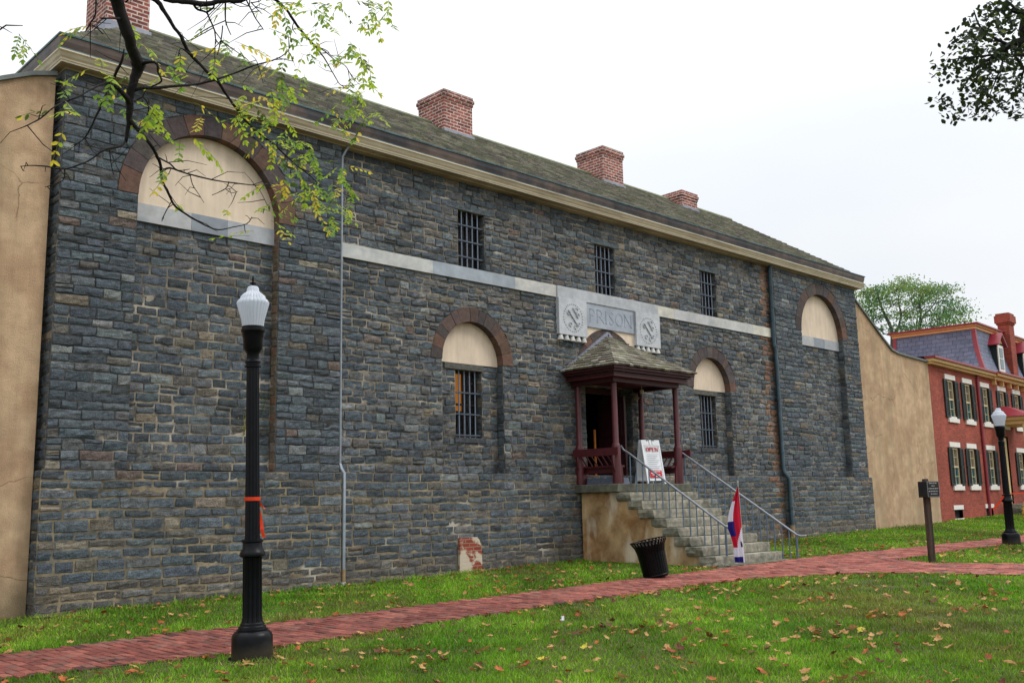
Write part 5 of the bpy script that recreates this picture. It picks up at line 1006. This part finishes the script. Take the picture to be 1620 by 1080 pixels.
# densify edge for slope following
ids=[m.V((p.x,p.y,gz(p.x,p.y)+.018)) for p in L]; lo=[m.V((p.x,p.y,gz(p.x,p.y)-.06)) for p in L]
tri=tessellate_polygon([L])
for t in tri: m.F([ids[k] for k in t])
for k in range(len(L)): j=(k+1)%len(L); m.F((ids[k],ids[j],lo[j],lo[k]))
pb=m.build('brick_path_bed',mat('path_sand',s2l((74,56,50)),.95,(20.,.4),None,(60.,.6,.006)),None); tag(pb,'sandy joints of the brick path',None,kind='structure')
M_PAV=mat('paving_brick',(0,0,0),.8,(18.,.35),(1.2,.2),(60.,.6,.006),attr=True,spec=.35)
bw,blen=.102,.205
def bricks():
    vs=[];fs=[];cs=[]
    pal=np.array([s2l(c) for c in ((160,92,80),(144,78,68),(174,104,90),(126,70,62),(152,100,88),(90,56,52),(136,92,82))]); pw=np.array([.27,.24,.15,.12,.15,.015,.055])
    nx=int(58/bw)
    for i in range(nx):
        x=-9.5+i*bw; cx=x+bw/2
        ylo,yhi=-17.8,-3.0
        if cx<12.5: ylo=-5.2
        elif cx<16.8: ylo=-8.5
        if cx>23: ylo=-8.2
        Y=np.arange(ylo+(i%2)*blen/2,yhi,blen)+blen/2
        X=np.full(Y.shape,cx)
        k=inpoly(X,Y,PB)
        for y in Y[k]:
            h=gz(cx,y)+.030+random.uniform(-.003,.003)+.006*noise.noise(Vector((cx*.8,y*.8,1)))
            tx,ty=random.uniform(-.0025,.0025),random.uniform(-.0025,.0025); g=.004
            a,b=bw/2-g,blen/2-g; e=.006
            n0=len(vs)
            rz=random.uniform(-.012,.012)
            for dz,k2 in ((-.03,0),(0-.005,0),(0,e)):
                for sx_,sy_ in ((-1,-1),(1,-1),(1,1),(-1,1)):
                    px,py=sx_*(a-k2),sy_*(b-k2); vs.append((cx+px-rz*py,y+py+rz*px,h+dz+sx_*tx+sy_*ty))
            for q in (0,4):
                for e2 in range(4): fs.append((n0+q+e2,n0+q+(e2+1)%4,n0+q+4+(e2+1)%4,n0+q+4+e2))
            fs.append((n0+8,n0+9,n0+10,n0+11))
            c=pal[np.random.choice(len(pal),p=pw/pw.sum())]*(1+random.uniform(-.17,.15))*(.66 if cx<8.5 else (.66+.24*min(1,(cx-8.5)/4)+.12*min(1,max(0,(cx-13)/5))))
            cs+=[tuple(c)]*12
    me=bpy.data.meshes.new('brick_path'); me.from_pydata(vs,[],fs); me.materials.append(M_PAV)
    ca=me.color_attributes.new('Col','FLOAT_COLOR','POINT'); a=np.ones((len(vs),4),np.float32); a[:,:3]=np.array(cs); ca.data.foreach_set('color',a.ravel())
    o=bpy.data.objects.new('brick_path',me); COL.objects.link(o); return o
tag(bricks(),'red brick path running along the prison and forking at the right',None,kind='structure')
# grass
CR,CU,CF=[np.array(v) for v in CAM]; CP=np.array([0,-14.5,1.65])
def inview(X,Y,mg=1.45):
    Z=np.vectorize(gz)(X,Y) if len(X)<50 else .21+.0155*np.clip(X,-25,48)+.0145*np.clip(Y,-35,12)
    v=np.stack([X,Y,Z],1)-CP; d=v@CF; u=(v@CR)/np.maximum(d,.1)*1566.7/810; w=(v@CU)/np.maximum(d,.1)*1566.7/540
    return (d>1)&(abs(u)<mg)&(abs(w)<1.35)
def grass_ok(X,Y):
    ok=~inpoly(X,Y,PB)
    ok&=~((X>4.85)&(X<35.2)&(Y>-.06)); ok&=~((X<5.1)&(Y>.14)&(Y<.7)); ok&=~((X>15.98)&(X<18.6)&(Y>-3.7)); ok&=~((X>35)&(Y>.15+(X-34.9)*.06-.02))
    ok&=~(((X-5.13)**2+(Y+5.53)**2)<.05)
    return ok
def fieldn(X,Y,s,o): return np.sin(X*s+o)*np.cos(Y*s*1.3-o)+.6*np.sin(X*s*2.3-Y*s*1.7+o*2)+.4*np.sin(X*s*5.1+Y*s*4.3)
def grass():
    tot=[]; n=1200000
    th=np.random.uniform(R_(44.3-90-33),R_(44.3-90+33),n)*0+np.random.uniform(0,1,n)
    az=R_(44.3)+(np.random.uniform(-1,1,n))*R_(38); d=7.5*(np.random.uniform(0,1,n)*((60/7.5)**.45-1)+1)**(1/.45)
    X=CP[0]+d*np.sin(az); Y=CP[1]+d*np.cos(az)
    k=inview(X,Y)&grass_ok(X,Y); X,Y,d=X[k],Y[k],d[k]
    f=fieldn(X,Y,.9,.7); thin=np.random.uniform(0,1,len(X))< np.clip(.85+.25*f,.45,1)
    X,Y,d=X[thin],Y[thin],d[thin]; n=len(X)
    if n>640000: X,Y,d=X[:640000],Y[:640000],d[:640000]; n=640000
    Z=.21+.0155*np.clip(X,-25,48)+.0145*np.clip(Y,-35,12)-.004
    h=np.random.uniform(.018,.056,n)*(1+.40*fieldn(X,Y,3.7,2)/2); edge=np.random.uniform(0,1,n)<.03; h[edge]*=1.5; nw=(Y>-.32)&(X>4.8); h[nw]*=np.random.uniform(.9,2.1,nw.sum()); nl=((X-5.13)**2+(Y+5.53)**2)<.12; h[nl]*=1.5
    w=np.maximum(.0035,.00040*d); a=np.random.uniform(0,2*PI,n); le=np.random.uniform(.1,1.0,n)*h; la=np.random.uniform(0,2*PI,n)
    bx,by=np.cos(a)*w,np.sin(a)*w; tx,ty=np.cos(la)*le,np.sin(la)*le
    V=np.empty((n,5,3)); 
    V[:,0]=np.stack([X-bx,Y-by,Z],1); V[:,1]=np.stack([X+bx,Y+by,Z],1)
    V[:,2]=np.stack([X-bx*.8+tx*.4,Y-by*.8+ty*.4,Z+h*.6],1); V[:,3]=np.stack([X+bx*.8+tx*.4,Y+by*.8+ty*.4,Z+h*.6],1); V[:,4]=np.stack([X+tx,Y+ty,Z+h],1)
    b=np.arange(n)[:,None]*5; F=np.concatenate([b+0,b+1,b+3,b+0,b+3,b+2,b+2,b+3,b+4],1).reshape(-1)
    me=bpy.data.meshes.new('grass'); me.vertices.add(n*5); me.vertices.foreach_set('co',V.reshape(-1).astype(np.float32))
    me.loops.add(n*9); me.loops.foreach_set('vertex_index',F.astype(np.int32)); me.polygons.add(n*3)
    me.polygons.foreach_set('loop_start',np.arange(0,n*9,3,dtype=np.int32)); me.polygons.foreach_set('loop_total',np.full(n*3,3,np.int32))
    me.update(calc_edges=True)
    g1=np.array(s2l((92,152,28))); g2=np.array(s2l((146,190,50))); g3=np.array(s2l((136,136,66))); g4=np.array(s2l((176,156,108)))
    t=np.clip(.5+.28*fieldn(X,Y,1.1,.3)+np.random.normal(0,.22,n),0,1)[:,None]
    c=g1*(1-t)+g2*t
    dry=np.clip(fieldn(X,Y,.62,3.1)*.5-.04+.5*np.exp(-((X-11.5)**2+(Y+9.2)**2)/3.)+.22*fieldn(X,Y,2.9,1.1)+np.random.normal(0,.2,n),0,.85)[:,None]; c=c*(1-dry)+g3*dry
    s=(np.random.uniform(0,1,n)<.05)[:,None]; c=np.where(s,g4,c)*np.random.uniform(.5,1.3,(n,1))*(1+.16*fieldn(X,Y,4.3,.4))[:,None]*(.90+.20*np.clip(fieldn(X,Y,.8,5.2),-1.3,1))[:,None]
    col=np.ones((n,5,4),np.float32); col[:,:,:3]=c[:,None,:]
    ca=me.color_attributes.new('Col','FLOAT_COLOR','POINT'); ca.data.foreach_set('color',col.reshape(-1))
    me.materials.append(mat('grass_blade',(0,0,0),.6,(30.,.1),None,None,attr=True,trans=.35,spec=.25))
    o=bpy.data.objects.new('grass',me); COL.objects.link(o); return o
tag(grass(),'short green autumn grass of the lawn',None,kind='stuff')
# soil strip along the foot of the wall
m=MB(); a=[];b=[]
x=4.9
while x<35:
    w=.16+.12*noise.noise(Vector((x*.9,1,1)))+.07*noise.noise(Vector((x*4,2,1)))+(.16 if x>24 else 0)
    a.append(m.V((x,.0,gz(x,0)+.012))); b.append(m.V((x,-.07-max(.03,w),gz(x,-.2)+.014))); x+=.12
for i in range(len(a)-1): m.F((b[i],b[i+1],a[i+1],a[i]))
tag(m.build('soil_strip',M_DIRT2,None),'bare soil strip along the foot of the prison wall',None,kind='structure')
# fallen leaves
def leaf_mesh(name,col,seed,col2):
    r=random.Random(seed); m=MB(); n=22; c=m.V((0,0,.012)); lob=5; pts=[]
    curl=r.uniform(.3,1.1); 
    for k in range(n):
        a=2*PI*k/n; rad=.055*(.62+.38*abs(math.cos(a*lob/2)))*(1+r.uniform(-.12,.12)); x,y=rad*math.cos(a),rad*math.sin(a)*r.uniform(.75,.9)
        z=.010+curl*(x*x*9+abs(y)*.35)*r.uniform(.7,1.2)+r.uniform(-.004,.004); pts.append(m.V((x,y,z)))
    mid=[m.V((m.v[p][0]*.55,m.v[p][1]*.55,.006+m.v[p][2]*.35)) for p in pts]
    for k in range(n): j=(k+1)%n; m.F((c,mid[k],mid[j])); m.F((mid[k],pts[k],pts[j],mid[j]))
    m.tube([(0,0,.012),(-.05,.005,.008),(-.085,.0,.02)],.0016,4)
    me_o=m.build('fallen_leaf',mat(name,s2l(col),.65,(40.,.35),None,(60.,.3,.004),col2=s2l(col2),trans=.2),None,smooth=True)
    return me_o
LT=[('tan_leaf',(182,136,82),(160,118,70),'pale tan curled dry leaf lying on the grass'),('orange_leaf',(190,104,48),(150,78,40),'orange curled dry leaf lying on the grass'),('brown_leaf',(112,66,44),(84,50,38),'dark brown crumpled dry leaf lying on the grass'),('straw_leaf',(196,154,96),(176,140,90),'straw-coloured curled dry leaf lying on the grass'),('rust_leaf',(160,80,44),(118,60,38),'rust-brown curled dry leaf lying on the grass'),('yellow_leaf',(200,186,60),(170,160,60),'yellow-green flat leaf lying on the grass')]
prot=[]
for i,(nm,c,c2,lb) in enumerate(LT):
    for v in range(2): prot.append((leaf_mesh(nm,c,i*7+v,c2),lb,i))
wts=[.32,.17,.12,.26,.12,.015]
def leaf_points():
    P=[]
    def cl(n,x,y,sx_,sy_):
        for _ in range(n): P.append((random.gauss(x,sx_),random.gauss(y,sy_)))
    for _ in range(90): xx=random.uniform(3,27); P.append((xx,(-3.55 if xx<16 else -3.65)+abs(random.gauss(0,.16))+(.0 if xx<18.6 else -(xx-18.6)*.11)))
    for _ in range(70): xx=random.uniform(3,14.5); P.append((xx,-5.02-abs(random.gauss(0,.14))))
    for _ in range(60): P.append((random.uniform(5,34),-.12-abs(random.gauss(0,.14))))
    cl(26,18.7,-3.75,.35,.12); cl(14,15.3,-3.35,.35,.15); cl(10,16.0,-3.6,.25,.1); cl(26,20.6,-3.6,1.0,.25); cl(22,23.5,-3.7,1.4,.35); cl(14,27,-4,1.5,.4)
    cl(16,21.5,-5.85,1.3,.12); cl(24,20.5,-6.6,1.,.4); cl(20,22.5,-6.8,1.,.5); cl(22,15.6,-6.5,.8,.25); cl(16,14.2,-6.3,.6,.3); cl(10,17.2,-8,.8,.6)
    cl(16,12.2,-2.9,1.,.35); cl(8,9,-2.2,1.,.5); cl(10,6.8,-3.0,.8,.2); cl(8,4.95,.0,.05,.03); cl(12,5.6,-5.7,.6,.25); cl(10,28,-2.5,3,.8)
    az=R_(44.3)+np.random.uniform(-1,1,1900)*R_(28); d=8.3+np.random.uniform(0,1,1900)**1.0*24
    for a,q in zip(az,d): P.append((q*math.sin(a),-14.5+q*math.cos(a)))
    for (xx,yy) in ((12.6, -6.3),(9.43, -7.5),(8.79, -7.29),(9.78, -8.96),(9.78, -9.31),(12.52, -7.53),(11.55, -8.88),(9.71, -9.88),(7.99, -10.29),(8.59, -8.43),(8.54, -6.96),(11.42, -5.28),(8.43, -9.12),(12.36, -9.51),(14.05, -9.1),(13.62, -6.3),(12.54, -5.46),(6.31, -7.0),(6.3, -6.42)): cl(11,xx,yy,.30,.16)
    P=np.array(P); k=inview(P[:,0],P[:,1],1.02)&grass_ok(P[:,0],P[:,1]); P=P[k]
    d=np.hypot(P[:,0],P[:,1]+14.5); return P[np.argsort(d)]
LP=leaf_points()
print('LEAVES',len(LP))
rest=MB(); MI=[p[0].data.materials[0] for p in prot]; used=set()
for i,(x,y) in enumerate(LP):
    k=random.choices(range(6),wts)[0]*2+random.randint(0,1); src,lb,ti=prot[k]
    s=random.uniform(.42,1.12); z=gz(x,y)+.028
    rot=(random.uniform(-.5,.5),random.uniform(-.5,.5),random.uniform(0,2*PI)); 
    if random.random()<.25: rot=(PI+rot[0],rot[1],rot[2]); z+=.03*s
    if i<280:
        if k in used: o=src.copy(); COL.objects.link(o)
        else: o=src; used.add(k)
        tag(o,lb,'leaf','fallen leaves scattered over the lawn'); o.location=(x,y,z); o.rotation_euler=rot; o.scale=(s,s*random.uniform(.7,1),s)
    else:
        from mathutils import Euler
        M=Matrix.Translation((x,y,z))@Euler(rot).to_matrix().to_4x4()@Matrix.Diagonal((s,s*.85,s,1)); n0=len(rest.v)
        for v in src.data.vertices: rest.V(M@v.co)
        for p in src.data.polygons: rest.F([n0+q for q in p.vertices],k)
for k,(o,lb,ti) in enumerate(prot):
    if k not in used: bpy.data.objects.remove(o)
tag(rest.build('leaf_litter',MI,None,smooth=True),'small dry leaves scattered over the far lawn',None,kind='stuff')
# a few leaves on the brick path
m=MB(); m.box(-.02,.02,-.006,.006,0,.05); m.box(-.03,.0,-.02,.02,0,.012)
lx,ly=8.95,-6.1
o=m.build('paper_scrap',mat('white_paper',s2l((220,222,228)),.7,(9.,.1),None,None),None,local=True); o.location=(lx,ly,gz(lx,ly)+.02); tag(o,'tiny white scrap of paper on the grass before the path','paper')
# wall weeds
M_WEED=mat('yellow_weed',s2l((150,150,40)),.7,(20.,.3),None,None,trans=.3); M_WEEDG=mat('green_weed',s2l((70,100,50)),.7,(20.,.3),None,None,trans=.3)
def weed(x,y,z,h,mt,label,n=40,w=.16):
    m=MB()
    for k in range(5): 
        a=random.uniform(-1,1); m.tube([(x,y,z),(x+a*w*.4,y-.06,z+h*.5),(x+a*w,y-.08,z+h*random.uniform(.7,1))],.003,4)
    for k in range(n):
        p=Vector((x+random.gauss(0,w*.5),y-.05-random.uniform(0,.08),z+h*random.uniform(.15,1.05))); a=Vector([random.uniform(-1,1) for _ in range(3)]).normalized(); b=a.cross(Vector((0,0,1))).normalized()
        l=random.uniform(.02,.045); m.poly([p,p+a*l*.5+b*l*.3,p+a*l,p+a*l*.5-b*l*.3])
    tag(m.build('wall_weed',mt,None),label,'weed')
weed(8.15,RD-.01,2.85,.45,M_WEED,'yellowing weed sprouting from the stones in the left blind arch',50,.12)
weed(8.47,RD-.01,3.2,.42,M_WEEDG,'green weed hanging on the stones beside the yellow one',26,.07)
# ================================================================ TREES
M_BARK=mat('dark_bark',s2l((30,27,28)),.9,(20.,.4),None,(45.,.9,.008))
def lf_mat(n,c,t=.5): return mat(n,s2l(c),.5,(30.,.2),None,None,trans=t,spec=.3)
lt_=thing('locust_tree','tree with dark bare limbs and yellow-green compound leaves hanging over the prison\'s left end','tree',(-1.4,-8.6,gz(-1.4,-8.6)))
def tubeS(m,pts,seg=7):
    # refine with slight wobble
    P=[Vector(p[:3]) for p in pts]; r=[p[3]*.88 for p in pts]; Q=[];S=[]
    for i in range(len(P)-1):
        for k in range(3):
            t=k/3; a=P[max(i-1,0)];b=P[i];c=P[i+1];d=P[min(i+2,len(P)-1)]
            q=.5*((2*b)+(c-a)*t+(2*a-5*b+4*c-d)*t*t+(-a+3*b-3*c+d)*t**3)
            rr=r[i]*(1-t)+r[i+1]*t; q=q+Vector([random.uniform(-1,1) for _ in range(3)])*rr*.22*(1 if k else 0)
            Q.append(q); S.append(rr*(1+random.uniform(-.06,.1)))
    Q.append(P[-1]); S.append(r[-1]); m.tube(Q,S,seg)
bx,by=-1.4,-8.6
tk=MB(); tubeS(tk,[(bx,by,gz(bx,by)-.2,.30),(bx,by,gz(bx,by)+.5,.24),(bx+.08,by-.1,3,.21),(bx,by-.05,5.5,.18),(bx+.25,by-.1,7.2,.15)],14); tk.build('trunk',M_BARK,lt_)
def firstpt(k): return Vector(LOC_BR[k][0][:3])
for k,base in (('A',(bx+.05,by-.1,5.2)),('B',(bx+.25,by-.1,7.1)),('C',(bx+.1,by-.1,6.2)),('D',(bx+.25,by-.1,7.0)),('E',(bx,by,4.2))):
    q=LOC_BR[k]; f=Vector(q[0][:3]); b=Vector(base); d=(f-b); up=Vector((0,0,1.1+d.length*.2))
    m=MB(); r0=max(q[0][3]*2.0,.03)
    tubeS(m,[(*b,r0),(*(b.lerp(f,.35)+up*.9),(r0+q[0][3])/2),(*(b.lerp(f,.75)+up*.85),q[0][3]*1.2),(f.x-.05,f.y-.05,f.z+.45,q[0][3]*1.05)]+q,8)
    for kk,qq in LOC_BR.items():
        if kk!=k and kk[0]==k: tubeS(m,qq,6)
    # fine side twigs
    for kk,qq in LOC_BR.items():
        if kk[0]!=k: continue
        for i in range(1,len(qq)):
            if qq[i][3]<.012:
                for _ in range(2):
                    if random.random()<.5:
                        p=Vector(qq[i][:3]).lerp(Vector(qq[i-1][:3]),random.random()); dd=Vector((random.uniform(-1,1),random.uniform(-1,1),random.uniform(-.9,.5))).normalized()*random.uniform(.05,.2); e=p+dd*.5+Vector((0,0,random.uniform(-.02,.03)))
                        m.tube([p,e,p+dd],[.0025,.002,.001],4)
    m.build('limb',M_BARK,lt_,smooth=True)
fm=MB(); LM=[lf_mat('leaf_lime',(170,194,62)),lf_mat('leaf_green',(124,160,64)),lf_mat('leaf_yellow',(220,202,72)),lf_mat('leaf_olive',(84,106,46))]
def leaflet(m,p,d,n,l,w,k):
    s=d.cross(n).normalized()*w; m.cur=k
    i=[m.V(q) for q in (p,p+d*l*.35+s,p+d*l*.75+s*.8,p+d*l,p+d*l*.75-s*.8,p+d*l*.35-s)]
    c=m.V(p+d*l*.5-n*w*.35)
    for a in range(6): m.F((i[a],i[(a+1)%6],c),k)
def compound(m,p,yl):
    p=Vector(p); L=random.uniform(.09,.19); az=random.uniform(0,2*PI); d=Vector((math.cos(az),math.sin(az),random.uniform(-1.1,.05))).normalized()
    n=random.randint(4,6); side=d.cross(Vector((0,0,1))).normalized(); up=side.cross(d).normalized(); pts=[]
    q=p.copy(); kk=2 if random.random()<yl*.38 else (0 if random.random()<.55 else (1 if random.random()<.75 else 3))
    for i in range(n):
        pts.append(q.copy()); q=q+d*(L/n); d=(d+Vector((0,0,-.07))).normalized()
        for s in (-1,1):
            if random.random()<.1: continue
            dd=(side*s*random.uniform(.5,1)+d*random.uniform(.4,.9)+up*random.uniform(-.6,.1)).normalized()
            k2=kk if random.random()<.8 else random.randint(0,2)
            leaflet(m,q,dd,(up+side*s*random.uniform(-.6,.6)).normalized(),random.uniform(.028,.045)*(.6 if yl==0 else 1),random.uniform(.006,.0095)*(.6 if yl==0 else 1),k2)
    leaflet(m,q,d,up,.035,.008,kk); pts.append(q)
    m.cur=4; m.tube(pts,[.0012]*len(pts),3,4,cap=False)
for (x,y,z,yl) in LOC_LV:
    if (yl>=.5 and random.random()<.58) or (.05<yl<.5 and random.random()<.15) or (yl==0 and random.random()<.5): continue
    if .2<yl<.5 and random.random()<.3: compound(fm,(x+random.uniform(-.06,.06),y+random.uniform(-.06,.06),z+random.uniform(-.05,.05)),yl)
    compound(fm,(x,y,z+random.uniform(0,.05)),yl)
    if random.random()<.06: compound(fm,(x+random.uniform(-.07,.07),y+random.uniform(-.07,.07),z+random.uniform(-.06,.06)),yl)
for _ in range(2000):
    if _>260: break
    q=Vector((-1.1,-8.7,6.6)).lerp(Vector(LOC_BR[random.choice('ABCD')][0][:3])+Vector((0,0,.7)),random.random()**.7)+Vector((random.gauss(0,.7),random.gauss(0,.7),random.gauss(.3,.5)))
    v=np.array(q)-CP; dd=v@CF
    if dd>.2 and abs((v@CR)/dd*1566.7/810)<1.08 and abs((v@CU)/dd*1566.7/540)<1.10: continue
    compound(fm,q,.4)
fm.build('leaves',LM+[lf_mat('rachis',(120,120,50),.1)],lt_)
# dark tree at the upper right
rt=thing('broadleaf_tree','tree with small dark green leaves reaching in at the top right corner','tree',(12.2,-13.4,gz(12.2,-13.4)))
bx,by=12.6,-14.2
m=MB(); tubeS(m,[(bx,by,gz(bx,by)-.2,.28),(bx,by,1,.22),(bx-.1,by+.05,3.5,.19),(bx,by,6,.15)],12); m.build('trunk',M_BARK,rt)
m=MB()
for i,q in enumerate(MAP_BR):
    if i in (0,4,5):
        f=Vector(q[0][:3]); b=Vector((bx-.05,by,4.2)); tubeS(m,[(*b,.08),(*(b.lerp(f,.5)+Vector((0,0,.2))),.06)]+q,7)
    else: tubeS(m,q,6)
m.build('limb',M_BARK,rt,smooth=True)
m=MB(); DM=[lf_mat('dark_leaf',(52,66,34),.3),lf_mat('dark_leaf_blue',(44,54,44),.3),lf_mat('leaf_olive_light',(96,110,40),.4)]
def infr(p,mg=1.06):
    v=np.array(p)-CP; dd=v@CF
    return dd>.2 and abs((v@CR)/dd*1566.7/810)<mg and abs((v@CU)/dd*1566.7/540)<mg
EXT=[]
for _ in range(400):
    if len(EXT)>70: break
    f=Vector(MAP_BR[random.choice((0,4,5))][0][:3]); b=Vector((bx,by,4.6)); q=b.lerp(f,random.random())+Vector((random.gauss(0,.9),random.gauss(0,.9),abs(random.gauss(.3,.8))))
    if not infr(q,1.12): EXT.append((q.x,q.y,q.z,.3,.25))
for (x,y,z,a,b) in list(MAP_CL)+EXT:
    area=a*b; n=int(34+area*2900)
    c=Vector((x,y,z)); rv=Vector(CAM[0]); uv=Vector(CAM[1]); fv=Vector(CAM[2])
    hubs=[c+rv*random.gauss(0,a*.42)+uv*random.gauss(0,b*.42)+fv*random.gauss(0,.22) for _ in range(max(2,int(n/9)))]
    for h in hubs:
        m.tube([h,h+Vector((random.uniform(-.05,.05),random.uniform(-.05,.05),random.uniform(-.05,.05)))],.0018,3,1)
        for _ in range(9):
            p=h+Vector([random.gauss(0,.034) for _ in range(3)]); d=Vector([random.uniform(-1,1) for _ in range(3)]).normalized(); nn=Vector((random.uniform(-.7,.7),random.uniform(-.7,.7),1)).normalized()
            leaflet(m,p,d,nn,random.uniform(.032,.055),random.uniform(.012,.019),random.choices((0,1,2),(6,3,.6))[0])
m.build('leaves',DM,rt)
# far tree behind
ft=thing('distant_tree','airy pale green tree rising behind the brick house and the sloping stucco wall','tree',(64.2,14.9,gz(64,14)))
m=MB()
for q in FAR_LIMB: tubeS(m,[(a,b,c,d*.42) for a,b,c,d in q],6)
for q in (FAR_LIMB[0],FAR_LIMB[2]): m.tube([(q[0][0],q[0][1],.5),q[0][:3]],[.6,.5],10)
m.build('trunk',mat('far_bark',s2l((84,84,80)),.9,(3.,.3),None,None),ft)
m=MB(); FM=[lf_mat('far_leaf',(104,146,76),.5),lf_mat('far_leaf_olive',(132,154,78),.5),lf_mat('far_leaf_blue',(98,136,98),.5)]
for (x,y,z,a,b) in FAR_CL:
    k0=random.randint(0,2)
    for _ in range(int(210*a*b/.1)):
        r=random.random(); p=Vector((x+random.gauss(0,a*.7),y+random.gauss(0,.6)-.0,z+random.gauss(0,b*.6)))
        d=Vector([random.uniform(-1,1) for _ in range(3)]).normalized(); nn=Vector([random.uniform(-1,1) for _ in range(3)]).normalized()
        leaflet(m,p,d,nn,random.uniform(.09,.18),random.uniform(.03,.055),k0 if random.random()<.7 else random.randint(0,2))
    for _ in range(5):
        p=Vector((x,y,z)); e=p+Vector((random.uniform(-1,1)*a,random.uniform(-.5,.5),random.uniform(-.9,.9)*b-.2)); m.tube([p,e],[.03,.012],3,3)
m.build('crown',FM+[MATS['far_bark']],ft)
# ================================================================ SKY, SUN, CAMERA
w=bpy.data.worlds.new('World'); scene.world=w; w.use_nodes=True; nt=w.node_tree; N=nt.nodes; Lk=nt.links
for n_ in list(N): N.remove(n_)
out=N.new('ShaderNodeOutputWorld'); bg=N.new('ShaderNodeBackground'); Lk.new(bg.outputs[0],out.inputs[0])
SUN_EL,SUN_AZ=50,135   # azimuth measured from +Y clockwise
sky=N.new('ShaderNodeTexSky'); sky.sky_type='NISHITA'; sky.sun_disc=False; sky.sun_elevation=R_(SUN_EL); sky.sun_rotation=R_(SUN_AZ)
hsv=N.new('ShaderNodeHueSaturation'); hsv.inputs['Saturation'].default_value=.12; hsv.inputs['Value'].default_value=.1; Lk.new(sky.outputs[0],hsv.inputs['Color'])
tc=N.new('ShaderNodeTexCoord'); sp_=N.new('ShaderNodeSeparateXYZ'); Lk.new(tc.outputs['Generated'],sp_.inputs[0])
mr_=N.new('ShaderNodeMapRange'); mr_.inputs[1].default_value=0; mr_.inputs[2].default_value=1; mr_.inputs[3].default_value=1.04; mr_.inputs[4].default_value=2.8; pw_=N.new('ShaderNodeMath'); pw_.operation='POWER'; pw_.inputs[1].default_value=2.3; pw_.use_clamp=True; Lk.new(sp_.outputs[2],pw_.inputs[0]); Lk.new(pw_.outputs[0],mr_.inputs[0])
mp=N.new('ShaderNodeMapping'); mp.inputs['Scale'].default_value=(1,1,2.6); Lk.new(tc.outputs['Generated'],mp.inputs[0])
nz=N.new('ShaderNodeTexNoise'); nz.inputs['Scale'].default_value=1.7; nz.inputs['Detail'].default_value=4; nz.inputs['Roughness'].default_value=.45; Lk.new(mp.outputs[0],nz.inputs['Vector'])
cr=N.new('ShaderNodeValToRGB'); cr.color_ramp.elements[0].position=.3; cr.color_ramp.elements[1].position=.62; cr.color_ramp.elements[0].color=(.84,.89,.95,1); cr.color_ramp.elements[1].color=(1,1,1,1); Lk.new(nz.outputs['Fac'],cr.inputs[0])
mm=N.new('ShaderNodeMix'); mm.data_type='RGBA'; mm.blend_type='MULTIPLY'; mm.inputs[0].default_value=1; Lk.new(cr.outputs[0],mm.inputs[6]); Lk.new(mr_.outputs[0],mm.inputs[7])
ad=N.new('ShaderNodeMix'); ad.data_type='RGBA'; ad.blend_type='MIX'; ad.inputs[0].default_value=.85; Lk.new(hsv.outputs[0],ad.inputs[6]); Lk.new(mm.outputs[2],ad.inputs[7])
Lk.new(ad.outputs[2],bg.inputs[0]); bg.inputs[1].default_value=1.0
su=bpy.data.lights.new('sun','SUN'); su.energy=1.5; su.angle=R_(22); su.color=(1,.96,.9); so=bpy.data.objects.new('sun',su); COL.objects.link(so)
dv=Vector((math.sin(R_(SUN_AZ))*math.cos(R_(SUN_EL)),math.cos(R_(SUN_AZ))*math.cos(R_(SUN_EL)),math.sin(R_(SUN_EL))))
so.rotation_euler=dv.to_track_quat('Z','Y').to_euler(); so.location=(0,-10,20)
cd=bpy.data.cameras.new('camera'); co=bpy.data.objects.new('camera',cd); COL.objects.link(co); scene.camera=co
r,u,f=[Vector(v) for v in CAM]; Mx=Matrix(((r.x,u.x,-f.x,0),(r.y,u.y,-f.y,-14.5),(r.z,u.z,-f.z,1.65),(0,0,0,1))); co.matrix_world=Mx
cd.sensor_width=36; cd.lens=1566.7/1620*36; cd.clip_end=2000; cd.clip_start=.1
scene.view_settings.view_transform='Standard'; scene.view_settings.look='None'; scene.view_settings.exposure=0; scene.view_settings.gamma=1
scene.render.engine='CYCLES'; scene.cycles.max_bounces=6; scene.cycles.transparent_max_bounces=8
